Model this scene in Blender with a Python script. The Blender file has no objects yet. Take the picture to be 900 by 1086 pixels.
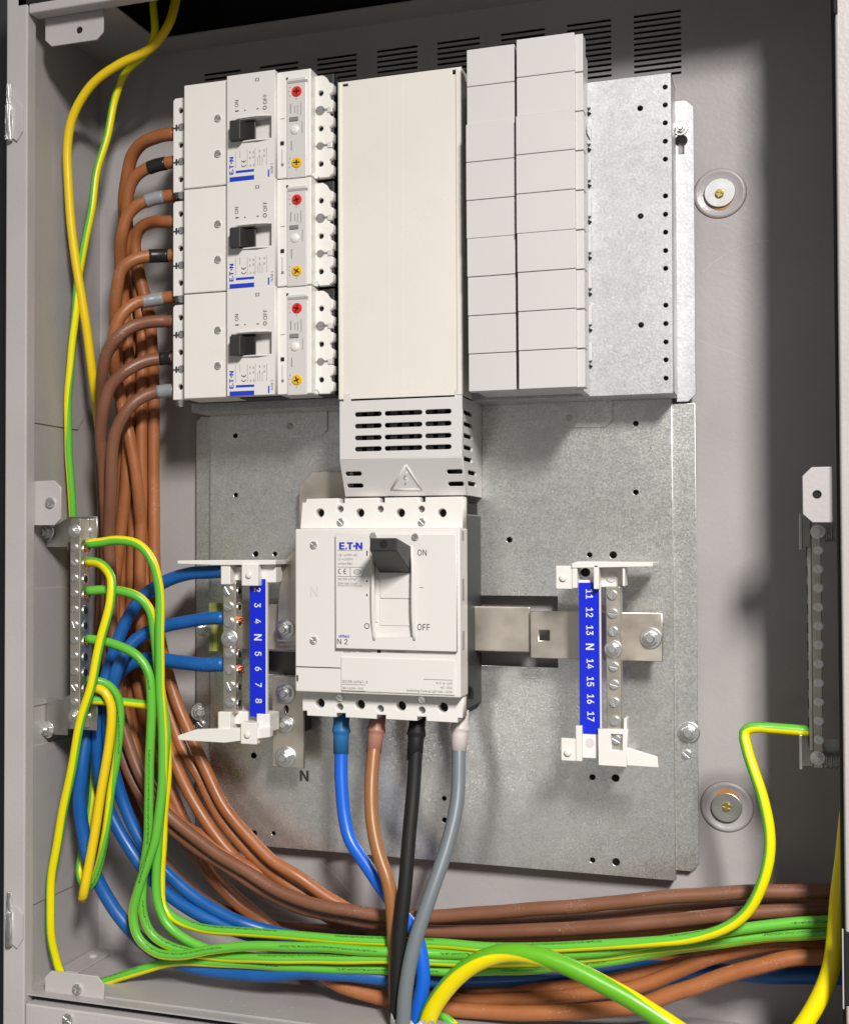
import bpy, bmesh, math, random
from mathutils import Vector, Matrix
random.seed(7)
R = math.radians
scene = bpy.context.scene
col = scene.collection

# ------------------------------------------------------------------ camera
PW, PH = 900.0, 1086.0                 # photograph size, pixels
FPX, PX0, PY0 = 1500.0, 230.0, 543.0   # focal length and principal point, pixels
TH, PHI = R(22.0), R(1.49)             # turned left, tilted up
CAM = Vector((0.35, -1.07, 1.35))
cd = bpy.data.cameras.new('camera'); cam = bpy.data.objects.new('camera', cd); col.objects.link(cam)
cam.location = CAM; cam.rotation_euler = (math.pi/2 + PHI, 0, TH)
cd.sensor_fit = 'HORIZONTAL'; cd.sensor_width = 36; cd.lens = 36*FPX/PW
cd.shift_x = (PW/2 - PX0)/PW; cd.shift_y = 0
cd.clip_start = 0.02; cd.clip_end = 50
scene.camera = cam

# ------------------------------------------------------------------ light
w = bpy.data.worlds.new('World'); scene.world = w; w.use_nodes = True
w.node_tree.nodes['Background'].inputs[0].default_value = (1.0, 0.96, 0.92, 1)
w.node_tree.nodes['Background'].inputs[1].default_value = 0.19
# one long ceiling luminaire running away from the cabinet, up to the right
far, near = Vector((CAM.x + .03 + .385*3.0, -3.0, CAM.z + 1.5)), Vector((CAM.x + .03 + .385*1.9, -1.9, CAM.z + 1.5))
ld = bpy.data.lights.new('ceiling_luminaire', 'AREA'); ld.shape = 'RECTANGLE'; ld.size = (far - near).length; ld.size_y = .38
ld.energy = 276; ld.color = (1.0, .965, .935)
lo_ = bpy.data.objects.new('ceiling_luminaire', ld); col.objects.link(lo_); lo_.location = (far + near)/2
ax = (near - far).normalized(); nz = -Vector((0, .9, -1)); nz = (nz - ax*nz.dot(ax)).normalized(); ay = nz.cross(ax)
lo_.rotation_euler = Matrix((ax, ay, nz)).transposed().to_euler()
# a second, weaker room lamp standing low behind the photographer's left
ld = bpy.data.lights.new('work_lamp', 'AREA'); ld.shape = 'DISK'; ld.size = .30; ld.energy = .55; ld.color = (1.0, .97, .94)
lo_ = bpy.data.objects.new('work_lamp', ld); col.objects.link(lo_); lo_.location = (CAM.x - .66, -1.87, CAM.z - .42)
lo_.rotation_euler = (Vector((CAM.x - .25, .13, CAM.z)) - lo_.location).to_track_quat('-Z', 'Y').to_euler()
vs = scene.view_settings
vs.view_transform = 'Standard'; vs.look = 'None'; vs.exposure = 0.0; vs.gamma = 1.0; vs.use_curve_mapping = False

# ------------------------------------------------------------------ pixel -> place
FWD = Vector((-math.sin(TH)*math.cos(PHI), math.cos(TH)*math.cos(PHI), math.sin(PHI)))
RGT = Vector((math.cos(TH), math.sin(TH), 0)); UPV = RGT.cross(FWD)
def ray(u, v): return FWD*FPX + RGT*(u - PX0) - UPV*(v - PY0)
def W(u, v, y):                       # point of the plane Y = y seen at pixel (u, v)
    d = ray(u, v); return CAM + d*((y - CAM.y)/d.y)
def WX(u, v, x):                      # the same on a side wall X = x
    d = ray(u, v); return CAM + d*((x - CAM.x)/d.x)
def WZ(u, v, z):                      # and on a horizontal plane Z = z
    d = ray(u, v); return CAM + d*((z - CAM.z)/d.z)
def S(p):                             # metres per pixel at a point
    return (p - CAM).dot(FWD)/FPX

# ------------------------------------------------------------------ materials
def mat(name, c, rough=.5, metal=0.0, bump=0.0, bscale=400, var=0.0, vscale=30, spec=.5, rvar=0.0, scuff=0.0, scol=(.6, .5, .42)):
    m = bpy.data.materials.new(name); m.use_nodes = True
    nt = m.node_tree; b = nt.nodes['Principled BSDF']
    b.inputs['Base Color'].default_value = (*c, 1); b.inputs['Roughness'].default_value = rough
    b.inputs['Metallic'].default_value = metal; b.inputs['Specular IOR Level'].default_value = spec
    tc = nt.nodes.new('ShaderNodeTexCoord')
    if var:
        n = nt.nodes.new('ShaderNodeTexNoise'); n.inputs['Scale'].default_value = vscale; n.inputs['Detail'].default_value = 6
        nt.links.new(tc.outputs['Object'], n.inputs['Vector'])
        r = nt.nodes.new('ShaderNodeMapRange'); r.inputs[1].default_value = .3; r.inputs[2].default_value = .7
        r.inputs[3].default_value = 1 - var; r.inputs[4].default_value = 1 + var*.6
        nt.links.new(n.outputs['Fac'], r.inputs[0])
        mx = nt.nodes.new('ShaderNodeVectorMath'); mx.operation = 'SCALE'; mx.inputs[0].default_value = c
        nt.links.new(r.outputs[0], mx.inputs['Scale']); nt.links.new(mx.outputs[0], b.inputs['Base Color'])
        if rvar:
            r2 = nt.nodes.new('ShaderNodeMapRange'); r2.inputs[1].default_value = .3; r2.inputs[2].default_value = .7
            r2.inputs[3].default_value = rough - rvar; r2.inputs[4].default_value = rough + rvar
            nt.links.new(n.outputs['Fac'], r2.inputs[0]); nt.links.new(r2.outputs[0], b.inputs['Roughness'])
    if scuff:
        src = b.inputs['Base Color'].links[0].from_socket
        n3 = nt.nodes.new('ShaderNodeTexNoise'); n3.inputs['Scale'].default_value = 900; n3.inputs['Detail'].default_value = 3
        n4 = nt.nodes.new('ShaderNodeTexNoise'); n4.inputs['Scale'].default_value = 38; n4.inputs['Detail'].default_value = 2
        for q in (n3, n4): nt.links.new(tc.outputs['Object'], q.inputs['Vector'])
        r3 = nt.nodes.new('ShaderNodeMapRange'); r3.inputs[1].default_value = .60; r3.inputs[2].default_value = .68; nt.links.new(n3.outputs['Fac'], r3.inputs[0])
        r4 = nt.nodes.new('ShaderNodeMapRange'); r4.inputs[1].default_value = .52; r4.inputs[2].default_value = .66; r4.inputs[4].default_value = scuff; nt.links.new(n4.outputs['Fac'], r4.inputs[0])
        ml = nt.nodes.new('ShaderNodeMath'); ml.operation = 'MULTIPLY'; nt.links.new(r3.outputs[0], ml.inputs[0]); nt.links.new(r4.outputs[0], ml.inputs[1])
        mz = nt.nodes.new('ShaderNodeMix'); mz.data_type = 'RGBA'; nt.links.new(ml.outputs[0], mz.inputs[0]); nt.links.new(src, mz.inputs[6]); mz.inputs[7].default_value = (*scol, 1)
        nt.links.new(mz.outputs[2], b.inputs['Base Color'])
    if bump:
        n = nt.nodes.new('ShaderNodeTexNoise'); n.inputs['Scale'].default_value = bscale; n.inputs['Detail'].default_value = 2
        nt.links.new(tc.outputs['Object'], n.inputs['Vector'])
        bp = nt.nodes.new('ShaderNodeBump'); bp.inputs['Strength'].default_value = bump; bp.inputs['Distance'].default_value = .0006
        nt.links.new(n.outputs['Fac'], bp.inputs['Height']); nt.links.new(bp.outputs[0], b.inputs['Normal'])
    return m
def galv(name, c, rough):
    m = bpy.data.materials.new(name); m.use_nodes = True
    nt = m.node_tree; L = nt.links; b = nt.nodes['Principled BSDF']; b.inputs['Metallic'].default_value = .88
    tc = nt.nodes.new('ShaderNodeTexCoord')
    vo = nt.nodes.new('ShaderNodeTexVoronoi'); vo.inputs['Scale'].default_value = 900; L.new(tc.outputs['Object'], vo.inputs['Vector'])
    n1 = nt.nodes.new('ShaderNodeTexNoise'); n1.inputs['Scale'].default_value = 480; n1.inputs['Detail'].default_value = 5; L.new(tc.outputs['Object'], n1.inputs['Vector'])
    n2 = nt.nodes.new('ShaderNodeTexNoise'); n2.inputs['Scale'].default_value = 9; n2.inputs['Detail'].default_value = 6; L.new(tc.outputs['Object'], n2.inputs['Vector'])
    sx = nt.nodes.new('ShaderNodeSeparateColor'); L.new(vo.outputs['Color'], sx.inputs[0])
    def rng(src, a, bb, lo=.25, hi=.75):
        r = nt.nodes.new('ShaderNodeMapRange'); r.inputs[1].default_value = lo; r.inputs[2].default_value = hi
        r.inputs[3].default_value = a; r.inputs[4].default_value = bb; L.new(src, r.inputs[0]); return r.outputs[0]
    def mul(a, bb):
        q = nt.nodes.new('ShaderNodeMath'); q.operation = 'MULTIPLY'; L.new(a, q.inputs[0]); L.new(bb, q.inputs[1]); return q.outputs[0]
    v2 = nt.nodes.new('ShaderNodeTexVoronoi'); v2.inputs['Scale'].default_value = 170; L.new(tc.outputs['Object'], v2.inputs['Vector'])
    s2 = nt.nodes.new('ShaderNodeSeparateColor'); L.new(v2.outputs['Color'], s2.inputs[0])
    f = mul(mul(mul(rng(s2.outputs[0], .94, 1.05, 0, 1), rng(sx.outputs[0], .93, 1.06, 0, 1)), rng(n1.outputs['Fac'], .86, 1.12)), rng(n2.outputs['Fac'], .82, 1.1))
    v = nt.nodes.new('ShaderNodeVectorMath'); v.operation = 'SCALE'; v.inputs[0].default_value = c; L.new(f, v.inputs['Scale'])
    L.new(v.outputs[0], b.inputs['Base Color'])
    ad = nt.nodes.new('ShaderNodeMath'); ad.operation = 'ADD'; L.new(rng(sx.outputs[1], rough - .05, rough + .05, 0, 1), ad.inputs[0]); L.new(rng(n2.outputs['Fac'], .07, -.07), ad.inputs[1]); L.new(ad.outputs[0], b.inputs['Roughness'])
    bp = nt.nodes.new('ShaderNodeBump'); bp.inputs['Strength'].default_value = .16; bp.inputs['Distance'].default_value = .0004
    L.new(n1.outputs['Fac'], bp.inputs['Height']); L.new(bp.outputs[0], b.inputs['Normal'])
    return m
def striped(name, green, yellow, wid, rough=.34, marks=True):
    """insulation with a lengthwise second colour; UV: x round the wire (0.5 = band centre), y metres along it"""
    m = bpy.data.materials.new(name); m.use_nodes = True
    nt = m.node_tree; L = nt.links; b = nt.nodes['Principled BSDF']; b.inputs['Roughness'].default_value = rough
    uv = nt.nodes.new('ShaderNodeUVMap'); sp = nt.nodes.new('ShaderNodeSeparateXYZ'); L.new(uv.outputs[0], sp.inputs[0])
    def mth(op, a, bb=None):
        q = nt.nodes.new('ShaderNodeMath'); q.operation = op
        for k, t in enumerate((a, bb)):
            if t is None: continue
            if isinstance(t, (int, float)): q.inputs[k].default_value = t
            else: L.new(t, q.inputs[k])
        return q.outputs[0]
    d = mth('ABSOLUTE', mth('SUBTRACT', sp.outputs[0], .5))
    r = nt.nodes.new('ShaderNodeMapRange'); r.inputs[1].default_value = wid - .012; r.inputs[2].default_value = wid + .012
    r.inputs[3].default_value = 1; r.inputs[4].default_value = 0; L.new(d, r.inputs[0])
    mx = nt.nodes.new('ShaderNodeMix'); mx.data_type = 'RGBA'; L.new(r.outputs[0], mx.inputs[0])
    mx.inputs[6].default_value = (*green, 1); mx.inputs[7].default_value = (*yellow, 1)
    out = mx.outputs[2]
    if marks:                          # the row of tiny ink-jet print on the green side, unreadable at this size
        e = mth('LESS_THAN', mth('ABSOLUTE', mth('SUBTRACT', sp.outputs[0], .17)), .034)
        nz = nt.nodes.new('ShaderNodeTexNoise'); nz.noise_dimensions = '2D'; nz.inputs['Scale'].default_value = 1; nz.inputs['Detail'].default_value = 0
        cb = nt.nodes.new('ShaderNodeCombineXYZ'); L.new(mth('MULTIPLY', sp.outputs[1], 620), cb.inputs[0]); L.new(mth('MULTIPLY', sp.outputs[0], 60), cb.inputs[1])
        L.new(cb.outputs[0], nz.inputs['Vector'])
        on = mth('GREATER_THAN', nz.outputs['Fac'], .5)
        seg = mth('LESS_THAN', mth('FRACT', mth('MULTIPLY', sp.outputs[1], 7.5)), .62)
        k = mth('MULTIPLY', mth('MULTIPLY', e, on), seg)
        m2 = nt.nodes.new('ShaderNodeMix'); m2.data_type = 'RGBA'; L.new(mth('MULTIPLY', k, .85), m2.inputs[0]); L.new(out, m2.inputs[6]); m2.inputs[7].default_value = (.008, .03, .008, 1)
        out = m2.outputs[2]
    L.new(out, b.inputs['Base Color'])
    n = nt.nodes.new('ShaderNodeTexNoise'); n.inputs['Scale'].default_value = 160; tc = nt.nodes.new('ShaderNodeTexCoord'); L.new(tc.outputs['Object'], n.inputs['Vector'])
    bp = nt.nodes.new('ShaderNodeBump'); bp.inputs['Strength'].default_value = .12; bp.inputs['Distance'].default_value = .0006
    L.new(n.outputs['Fac'], bp.inputs['Height']); L.new(bp.outputs[0], b.inputs['Normal'])
    return m

M = {}
M['paint'] = mat('grey_powder_coat', (.49, .46, .452), .36, bump=.3, bscale=300, var=.05, vscale=12, rvar=.06)
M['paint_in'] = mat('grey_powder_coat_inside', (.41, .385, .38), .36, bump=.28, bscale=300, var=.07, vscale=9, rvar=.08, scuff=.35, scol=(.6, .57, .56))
M['white'] = mat('white_breaker_plastic', (.80, .77, .72), .42, bump=.05, bscale=1500, var=.02, vscale=40)
M['white2'] = mat('white_terminal_plastic', (.80, .78, .74), .4, bump=.04, bscale=1500)
M['label'] = mat('label_plastic', (.745, .72, .685), .38, bump=.03, bscale=1500)
M['cream'] = mat('cream_cover_plastic', (.77, .735, .665), .4, bump=.03, bscale=600, var=.05, vscale=7, rvar=.06, scuff=.25, scol=(.5, .45, .38))
M['rose'] = mat('pale_grey_blank_plastic', (.63, .602, .595), .42, bump=.03, bscale=900, var=.02, vscale=15)
M['vent'] = mat('light_grey_vent_plastic', (.66, .64, .625), .4, bump=.04, bscale=900)
M['tpanel'] = mat('grey_trip_panel', (.64, .62, .60), .25)
M['black'] = mat('black_plastic', (.012, .012, .012), .42, bump=.05, bscale=1500)
M['dkgrey'] = mat('dark_grey_plastic', (.030, .029, .028), .5)
M['hole'] = mat('dark_hollow', (.006, .006, .006), .8)
M['galv'] = galv('galvanised_sheet', (.55, .555, .565), .50)
M['galv2'] = galv('galvanised_sheet_reflect_tone', (.80, .80, .775), .32)  # same sheet as galv, with reflected light put into its base colour
M['tin'] = mat('tinned_copper_bar', (.70, .64, .55), .40, metal=.9, bump=.05, bscale=120, var=.12, vscale=45, rvar=.07)
M['nickel'] = mat('nickel_terminal_bar', (.62, .57, .50), .38, metal=.92, bump=.05, bscale=200, var=.15, vscale=60, rvar=.06)
M['bracket'] = mat('zinc_bracket', (.60, .59, .55), .34, metal=.95, var=.15, vscale=40, rvar=.06)
M['steel'] = mat('bright_zinc_screw', (.86, .86, .85), .33, metal=1.0, var=.12, vscale=200, rvar=.05)
M['washer'] = mat('zinc_washer', (.45, .45, .45), .5, metal=1.0, var=.12, vscale=150)
M['brass'] = mat('yellow_zinc_screw', (.75, .60, .20), .28, metal=1.0)
M['copper'] = mat('bare_copper', (.50, .17, .085), .42, metal=1.0)
M['blue'] = mat('blue_insulation', (.008, .105, .37), .36, bump=.12, bscale=140, var=.1, vscale=40, rvar=.1, scuff=.3, scol=(.3, .42, .6))
M['blue2'] = mat('bright_blue_insulation', (.010, .13, .68), .34, bump=.06, bscale=140)
M['bsleeve'] = mat('blue_sleeve', (.02, .15, .38), .42)
M['brown'] = mat('orange_brown_insulation', (.36, .125, .042), .4, bump=.16, bscale=170, var=.16, vscale=30, rvar=.1, scuff=.5)
M['brown2'] = mat('red_brown_insulation', (.215, .088, .048), .42, bump=.12, bscale=170, var=.12, vscale=30, rvar=.1, scuff=.5)
M['fbrown'] = mat('light_brown_insulation', (.33, .14, .045), .38, bump=.06)
M['bnsleeve'] = mat('pinkish_brown_sleeve', (.42, .20, .14), .45)
M['cblack'] = mat('black_insulation', (.012, .012, .012), .6, bump=.1, bscale=200, spec=.3)
M['cgrey'] = mat('grey_insulation', (.165, .19, .205), .42, bump=.06)
M['wsleeve'] = mat('pale_pink_sleeve', (.64, .56, .55), .45)
M['tapek'] = mat('black_tape', (.013, .013, .013), .36, bump=.1, bscale=300)
M['tapeg'] = mat('grey_tape', (.27, .28, .30), .36, bump=.1, bscale=300)
M['pe'] = striped('green_yellow_insulation', (.13, .50, .045), (.84, .74, .0), .15)
M['pey'] = striped('mostly_yellow_insulation', (.06, .30, .03), (.85, .61, .006), .33, marks=False)
M['peb'] = striped('green_yellow_thick_insulation', (.13, .44, .012), (.88, .74, .0), .25, marks=False)
M['iblue'] = mat('printed_blue', (.012, .045, .52), .4)
M['strip'] = mat('blue_label_strip', (.004, .02, .62), .3)
M['ink'] = mat('dark_print', (.035, .035, .035), .5)
M['inkl'] = mat('grey_print', (.22, .215, .21), .5)
M['inkf'] = mat('faint_grey_print', (.36, .35, .34), .5)
M['wink'] = mat('white_print', (.8, .8, .8), .5)
M['red'] = mat('red_dial', (.72, .028, .02), .35)
M['yel'] = mat('yellow_dial', (.83, .47, .0), .35)
M['wall'] = mat('dark_room_wall', (.035, .037, .042), .8, bump=.2, bscale=40, var=.1, vscale=5)
M['sheath'] = mat('torn_grey_sheath', (.36, .35, .35), .3, bump=.5, bscale=150)
M['foam'] = mat('orange_seal', (.6, .25, .06), .7)
M['ygtape'] = mat('yellow_green_tape', (.50, .50, .10), .35)
M['ygtape2'] = mat('yellow_green_tape_dark', (.27, .33, .10), .35)

# ------------------------------------------------------------------ building helpers
def finish(name, me, m, parent=None, smooth=False):
    o = bpy.data.objects.new(name, me); col.objects.link(o)
    if m is not None:
        me.materials.clear(); me.materials.append(M[m])
    if smooth:
        for p in me.polygons: p.use_smooth = True
    if parent is not None:
        root = parent
        while root.parent is not None: root = root.parent
        me.transform(Matrix.Translation(-root.location)); o.parent = parent
    else:
        xs = [v.co for v in me.vertices]
        c = Vector((sum(p.x for p in xs)/len(xs), sum(p.y for p in xs)/len(xs), min(p.z for p in xs)))
        me.transform(Matrix.Translation(-c)); o.location = c
    return o
def thing(name, label, cat, loc, group=None):
    o = bpy.data.objects.new(name, None); col.objects.link(o); o.location = loc; o.empty_display_size = .02
    o['label'] = label; o['category'] = cat
    if group: o['group'] = group
    return o
def tag(o, label, cat, group=None):
    o['label'] = label; o['category'] = cat
    if group: o['group'] = group
    return o
class B:
    def __init__(s): s.bm = bmesh.new()
    def box(s, x0, x1, y0, y1, z0, z1, bev=.0006, seg=2):
        r = bmesh.ops.create_cube(s.bm, size=1)
        for v in r['verts']:
            v.co = Vector(((x0 + x1)/2 + v.co.x*abs(x1 - x0), (y0 + y1)/2 + v.co.y*abs(y1 - y0), (z0 + z1)/2 + v.co.z*abs(z1 - z0)))
        if bev:
            ed = list({e for v in r['verts'] for e in v.link_edges})
            bmesh.ops.bevel(s.bm, geom=ed, offset=bev, segments=seg, affect='EDGES', profile=.5)
        return s
    def pbox(s, u0, v0, u1, v1, y0, y1, bev=.0006):   # box whose front face (at y0) has opposite corners at two pixels
        a, b = W(u0, v0, y0), W(u1, v1, y0)
        return s.box(min(a.x, b.x), max(a.x, b.x), y0, y1, min(a.z, b.z), max(a.z, b.z), bev)
    def loft(s, pa, pb, bev=.0):                      # prism between two polygons of equal count
        n = len(pa); va = [s.bm.verts.new(p) for p in pa]; vb = [s.bm.verts.new(p) for p in pb]
        fs = [s.bm.faces.new(va), s.bm.faces.new(vb[::-1])]
        for i in range(n): fs.append(s.bm.faces.new((va[i], vb[i], vb[(i + 1) % n], va[(i + 1) % n])))
        bmesh.ops.recalc_face_normals(s.bm, faces=fs)
        if bev:
            bmesh.ops.bevel(s.bm, geom=list({e for f in fs for e in f.edges}), offset=bev, segments=2, affect='EDGES', profile=.5)
        return s
    def cyl(s, c, ax, r, h, n=20, r2=None, bev=0):    # cylinder from c along ax by h
        ax = Vector(ax).normalized(); t = ax.orthogonal().normalized(); b = ax.cross(t); r2 = r if r2 is None else r2
        c = Vector(c)
        pa = [c + (t*math.cos(2*math.pi*i/n) + b*math.sin(2*math.pi*i/n))*r for i in range(n)]
        pb = [c + ax*h + (t*math.cos(2*math.pi*i/n) + b*math.sin(2*math.pi*i/n))*r2 for i in range(n)]
        return s.loft(pa, pb, bev)
    def lathe(s, c, ax, prof, n=24):                  # profile of (radius, height) pairs, open surface closed where radius is 0
        ax = Vector(ax).normalized(); t = ax.orthogonal().normalized(); b = ax.cross(t); c = Vector(c); rings = []
        for r, h in prof:
            rings.append([s.bm.verts.new(c + ax*h + (t*math.cos(2*math.pi*i/n) + b*math.sin(2*math.pi*i/n))*max(r, 1e-5)) for i in range(n)])
        for a, d in zip(rings, rings[1:]):
            for i in range(n): s.bm.faces.new((a[i], a[(i + 1) % n], d[(i + 1) % n], d[i]))
        s.bm.faces.new(rings[-1]); s.bm.faces.new(rings[0][::-1])
        return s
    def add(s, me): s.bm.from_mesh(me); return s
    def done(s, name, m, parent=None, smooth=False):
        me = bpy.data.meshes.new(name); bmesh.ops.recalc_face_normals(s.bm, faces=s.bm.faces[:]); s.bm.to_mesh(me); s.bm.free()
        return finish(name, me, m, parent, smooth)

def circ(x, z, r, n=16): return [(x + r*math.cos(2*math.pi*i/n), z + r*math.sin(2*math.pi*i/n)) for i in range(n)]
def rect(x0, x1, z0, z1): return [(x0, z0), (x1, z0), (x1, z1), (x0, z1)]
def slot(x0, x1, z0, z1, n=6):
    r = (z1 - z0)/2; zc = (z0 + z1)/2
    return [(x1 - r + r*math.cos(-math.pi/2 + math.pi*i/n), zc + r*math.sin(-math.pi/2 + math.pi*i/n)) for i in range(n + 1)] + \
           [(x0 + r + r*math.cos(math.pi/2 + math.pi*i/n), zc + r*math.sin(math.pi/2 + math.pi*i/n)) for i in range(n + 1)]
def cham(x0, x1, z0, z1, c, which='tltrblbr'):
    o = []
    o += [(x0, z0 + c), (x0 + c, z0)] if 'bl' in which else [(x0, z0)]
    o += [(x1 - c, z0), (x1, z0 + c)] if 'br' in which else [(x1, z0)]
    o += [(x1, z1 - c), (x1 - c, z1)] if 'tr' in which else [(x1, z1)]
    o += [(x0 + c, z1), (x0, z1 - c)] if 'tl' in which else [(x0, z1)]
    return o
def fill_mesh(loops, thick, bev=0.0):
    cu = bpy.data.curves.new('tmp', 'CURVE'); cu.dimensions = '2D'; cu.fill_mode = 'BOTH'
    for lp in loops:
        s = cu.splines.new('POLY'); s.points.add(len(lp) - 1)
        for p, q in zip(s.points, lp): p.co = (q[0], q[1], 0, 1)
        s.use_cyclic_u = True
    cu.extrude = max(thick/2 - bev, 0); cu.bevel_depth = bev; cu.bevel_resolution = 1; cu.offset = -bev
    o = bpy.data.objects.new('tmp', cu)
    col.objects.link(o)
    me = bpy.data.meshes.new_from_object(o)
    bpy.data.objects.remove(o); bpy.data.curves.remove(cu)
    return me
XZ = Matrix(((1, 0, 0, 0), (0, 0, -1, 0), (0, 1, 0, 0), (0, 0, 0, 1)))
def plate(name, loops, y0, thick, m, parent=None, bev=.0003, flat=False):   # sheet in the XZ plane, front face at y0; first loop outline, others holes
    me = fill_mesh(loops, thick, bev); me.transform(Matrix.Translation((0, y0 + thick/2, 0)) @ XZ)
    return finish(name, me, m, parent)
try:
    FONT = bpy.data.fonts.load(bpy.utils.system_resource('DATAFILES', path='fonts') + '/Inter.woff2')
except Exception:
    FONT = None
_txt = {}
CAPH = []
def text(parent, s, u, v, y, hpx, rot=0, m='ink', bold=0.0, align='CENTER', name='printed_text', sx=1.0):
    key = (s, bold, align)
    if key not in _txt:
        cu = bpy.data.curves.new('tmp', 'FONT'); cu.body = s; cu.align_x = align; cu.align_y = 'CENTER'; cu.size = 1; cu.resolution_u = 3
        if FONT: cu.font = FONT
        o = bpy.data.objects.new('tmp', cu); col.objects.link(o); _txt[key] = bpy.data.meshes.new_from_object(o)
        if bold:
            bb_ = bmesh.new()
            for dx, dy, dz in ((0, 0, 0), (bold, 0, .0012), (-bold, 0, .0024), (0, bold*.7, .0036), (0, -bold*.7, .0048)):
                c_ = _txt[key].copy(); c_.transform(Matrix.Translation((dx, dy, dz))); bb_.from_mesh(c_); bpy.data.meshes.remove(c_)
            nm = bpy.data.meshes.new('tmp'); bb_.to_mesh(nm); bb_.free(); _txt[key] = nm
        bpy.data.objects.remove(o); bpy.data.curves.remove(cu)
    if not CAPH:                       # cap height of the typeface
        cu = bpy.data.curves.new('tmp', 'FONT'); cu.body = 'H'; cu.size = 1
        if FONT: cu.font = FONT
        o = bpy.data.objects.new('tmp', cu); col.objects.link(o); mh = bpy.data.meshes.new_from_object(o)
        CAPH.append(max(q.co.y for q in mh.vertices) - min(q.co.y for q in mh.vertices)); bpy.data.objects.remove(o); bpy.data.curves.remove(cu)
    me = _txt[key].copy(); me.name = name
    p = W(u, v, y); k = hpx*S(p)/CAPH[0]
    me.transform(Matrix.Translation(p) @ Matrix.Rotation(-R(rot), 4, 'Y') @ XZ @ Matrix.Diagonal((k*sx, k, k, 1)))
    return finish(name, me, m, parent)
def mark(parent, u0, v0, u1, v1, y, m='ink', name='printed_mark'):
    a, b, c = W(u0, v0, y), W(u0, v1, y), W(u1, v0, y)
    return B().box(a.x, c.x, y, y + .0004, b.z, a.z, 0).done(name, m, parent)

_scr = {}
def screw_mesh(kind):
    if kind in _scr: return _scr[kind]
    b = B(); f = (0, -1, 0)
    if kind == 'slot':       # slotted cheese head
        b.cyl((0, 0, 0), f, 1, .35, 20)
        for sg in (1, -1):
            pts = [(math.cos(a), math.sin(a)) for a in [math.asin(.16) + (math.pi - 2*math.asin(.16))*i/10 for i in range(11)]]
            b.loft([(.93*x, -.34, sg*.93*z) for x, z in pts], [(.85*x, -.62, sg*(.85*z if z > .3 else .19)) for x, z in pts])
    elif kind == 'cross':    # cross recess pan head
        b.cyl((0, 0, 0), f, 1, .4, 20)
        for q in range(4):
            a0 = math.pi/2*q; w_ = .17
            pts = [(w_, w_)] + [(math.cos(a), math.sin(a)) for a in [math.asin(w_) + (math.pi/2 - 2*math.asin(w_))*i/6 for i in range(7)]]
            rot = lambda x, z: (x*math.cos(a0) - z*math.sin(a0), x*math.sin(a0) + z*math.cos(a0))
            pa = [rot(.95*x, .95*z) if i else rot(x, z) for i, (x, z) in enumerate(pts)]; pb = [rot(.8*x, .8*z) if i else rot(x, z) for i, (x, z) in enumerate(pts)]
            b.loft([(x, -.39, z) for x, z in pa], [(x, -.72, z) for x, z in pb])
    elif kind == 'hex':      # washer, hexagon nut and bolt end
        b.lathe((0, 0, 0), f, [(1.35, 0), (1.35, .14), (1.25, .2), (0, .2)], 26)
        b.cyl((0, -.2, 0), f, .92, .75, 6, bev=.06)
        b.lathe((0, -.95, 0), f, [(.55, 0), (.55, .18), (.5, .22), (.55, .3), (.55, .42), (.5, .46), (.45, .55), (0, .55)], 18)
    me = bpy.data.meshes.new('screw_' + kind); bmesh.ops.recalc_face_normals(b.bm, faces=b.bm.faces[:]); b.bm.to_mesh(me); b.bm.free()
    me.materials.append(None); _scr[kind] = me; return me
def screw(parent, u, v, y, rpx, kind='slot', m='steel', rot=0, name='screw', tilt=(0, 0)):
    p = W(u, v, y); k = rpx*S(p)
    o = bpy.data.objects.new(name, screw_mesh(kind)); col.objects.link(o)
    o.material_slots[0].link = 'OBJECT'; o.material_slots[0].material = M[m]
    root = parent
    while root.parent is not None: root = root.parent
    o.parent = parent; o.location = p - root.location; o.scale = (k, k, k); o.rotation_euler = (tilt[0], R(rot), tilt[1])
    return o

def spline(pts, step=.004):
    P = [Vector(p) for p in pts]; P = [P[0]*2 - P[1]] + P + [P[-1]*2 - P[-2]]; out = []; prm = []
    for i in range(1, len(P) - 2):
        p0, p1, p2, p3 = P[i-1:i+3]
        t0 = 0; t1 = t0 + max((p1 - p0).length, 1e-5)**.5; t2 = t1 + max((p2 - p1).length, 1e-5)**.5; t3 = t2 + max((p3 - p2).length, 1e-5)**.5
        n = max(2, int((p2 - p1).length/step))
        for k in range(n):
            t = t1 + (t2 - t1)*k/n
            a1 = p0*((t1-t)/(t1-t0)) + p1*((t-t0)/(t1-t0)); a2 = p1*((t2-t)/(t2-t1)) + p2*((t-t1)/(t2-t1)); a3 = p2*((t3-t)/(t3-t2)) + p3*((t-t2)/(t3-t2))
            b1 = a1*((t2-t)/(t2-t0)) + a2*((t-t0)/(t2-t0)); b2 = a2*((t3-t)/(t3-t1)) + a3*((t-t1)/(t3-t1))
            out.append(b1*((t2-t)/(t2-t1)) + b2*((t-t1)/(t2-t1))); prm.append(i - 1 + k/n)
    out.append(P[-2]); prm.append(len(pts) - 1.0)
    return out, prm
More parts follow.
